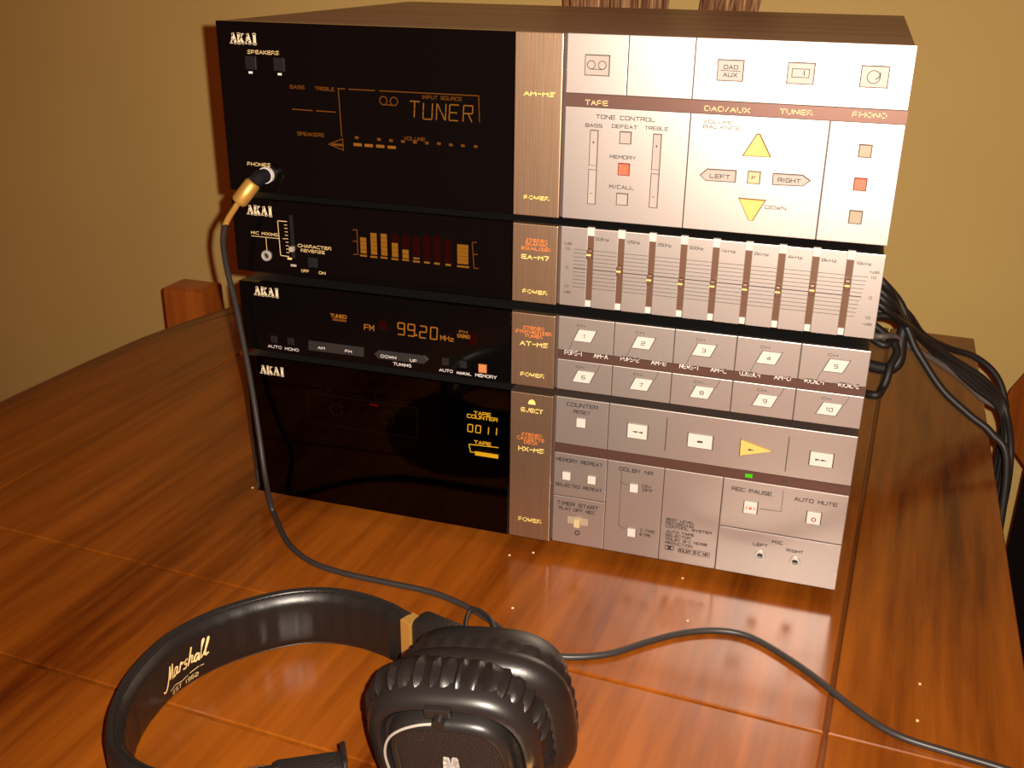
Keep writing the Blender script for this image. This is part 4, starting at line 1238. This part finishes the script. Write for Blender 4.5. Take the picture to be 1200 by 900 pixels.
# ------------------------------------------------------------------ chairs
def block(x0, x1, y0, y1, z0, z1, c=0.003):
    return MB().box(x0, x1, y0, y1, z0, z1, c)
ch = thing('wooden_chair', 'reddish wooden chair with a square post just above the rounded table edge', 'chair', Vector((-0.36, 0.24, FLOOR)))
for x, y in ((-0.384, 0.420), (-0.430, 0.020)):
    build(block(x, x + 0.058, y, y + 0.046, FLOOR, 0.003, 0.005), 'back_post', M['chair'], ch, True)
for z in (-0.12, -0.22):
    build(slab(Vector((-0.401, 0.066, 0)), Vector((-0.355, 0.420, 0)), 0.022, z - 0.03, z + 0.03), 'back_rail', M['chair'], ch)
build(MB().prism_z([(-0.43, 0.02), (0.0, 0.02), (0.02, 0.466), (-0.384, 0.466)], FLOOR + 0.42, FLOOR + 0.455, 0.004), 'seat', M['chair'], ch)
for y in (0.03, 0.416):
    build(block(-0.03, 0.01, y, y + 0.04, FLOOR, FLOOR + 0.42), 'leg', M['chair'], ch)
ch = thing('wooden_chair', 'reddish wooden chair with an arched top rail behind the cables', 'chair', Vector((0.83, 0.2, FLOOR)))
arch_t = [(0.452, -0.022), (0.445, -0.005), (0.425, 0.024), (0.37, 0.045), (0.28, 0.06), (0.2, 0.065), (0.12, 0.06), (0.03, 0.045), (-0.025, 0.024), (-0.052, -0.022)]
arch_b = [(-0.01, -0.072), (0.06, -0.032), (0.14, -0.012), (0.2, -0.008), (0.26, -0.012), (0.34, -0.032), (0.39, -0.070), (0.43, -0.06)]
mb = MB()
ring0 = [(0.596 + (0.447 - y) * 0.4, y, z) for y, z in arch_t + arch_b]
ring1 = [(0.624 + (0.447 - y) * 0.4, y + 0.010, z) for y, z in arch_t + arch_b]
mb.loft([ring0, ring1], True, True)
build(mb, 'top_rail', M['chair'], ch)
pan = MB()
pz = [(0.425, -0.055), (0.38, -0.060), (0.34, -0.030), (0.26, -0.010), (0.14, -0.010), (0.06, -0.030), (0.03, -0.066), (0.03, -0.33), (0.425, -0.33)]
pan.loft([[(0.612 + (0.447 - y) * 0.4, y, z) for y, z in pz], [(0.622 + (0.447 - y) * 0.4, y + 0.004, z) for y, z in pz]], True, True)
build(pan, 'shade_panel', M['leather'], ch)  # added dark panel, stands in for the shade below the rail
for y in (0.30, 0.06):
    build(block(0.604 + (0.447 - y) * 0.4, 0.628 + (0.447 - y) * 0.4, y, y + 0.03, FLOOR, -0.022), 'back_post', M['chair'], ch)
build(MB().prism_z([(0.63, 0.42), (0.80, -0.02), (1.16, 0.12), (1.02, 0.55)], FLOOR + 0.42, FLOOR + 0.455, 0.004), 'seat', M['chair'], ch)
for x, y in ((1.08, 0.12), (0.98, 0.48)):
    build(block(x, x + 0.04, y, y + 0.04, FLOOR, FLOOR + 0.42), 'leg', M['chair'], ch)

# ------------------------------------------------------------------ dried stalks behind the stack
def stalks(label, foot, top, half_w, n, grp):
    t = thing('dried_stalk_bundle', label, 'dried plant', Vector((foot[0], foot[1], ZT)))
    mb = MB()
    for k in range(n):
        a = (k + .5) / n * 2 - 1
        dy = random.uniform(-0.016, 0.016)
        p0 = Vector((foot[0] + a * half_w * 0.55, foot[1] + dy * .5, ZT))
        p1 = Vector((top[0] + a * half_w * 1.12, top[1] + dy, 0.50 + random.uniform(-.03, .03)))
        mid = p0.lerp(p1, .5) + Vector((random.uniform(-.002, .002), random.uniform(-.003, .003), 0))
        r_ = random.uniform(0.0018, 0.0034)
        mb.tube(spline([p0, mid, p1], 4), r_, 6)
    o = build(mb, 'stalks', M['stalk'], t, True)
    o['kind'] = 'stuff'
    z = ZT + 0.12
    f_ = (z - ZT) / (0.50 - ZT)
    c = Vector((foot[0] + (top[0] - foot[0]) * f_, foot[1] + (top[1] - foot[1]) * f_, z))
    ww = half_w * (0.55 + 0.57 * f_) + 0.004
    build(MB().loft([[(c.x + ww * math.cos(q), c.y + 0.018 * math.sin(q), c.z + h) for q in [2 * math.pi * k / 24 for k in range(24)]] for h in (-0.008, 0.008)]), 'tie', M['rubber'], t, True)
stalks('thick upright bundle of dried brown stalks standing behind the amplifier', (0.150, 0.545), (0.147, 0.55), 0.058, 60, None)
stalks('thinner bundle of dried brown stalks leaning sideways behind the amplifier', (0.208, 0.590), (0.290, 0.60), 0.030, 34, None)

# ------------------------------------------------------------------ crumbs on the table
for (u, v_) in [(597, 651), (625, 648), (601, 713), (806, 728), (800, 678), (1078, 802), (1075, 845), (296, 572)]:
    p = on_z(u, v_, ZT)
    mb = MB().box(p.x - 0.0007, p.x + 0.0007, p.y - 0.0006, p.y + 0.0006, ZT, ZT + 0.0008, 0.0002)
    mb.v = [q + Vector((random.uniform(-.0002, .0002), random.uniform(-.0002, .0002), 0)) for q in mb.v]
    single(mb, 'crumb', M['print_gold'], 'tiny pale crumb lying on the varnished table boards', 'crumb', 'crumbs on the table')
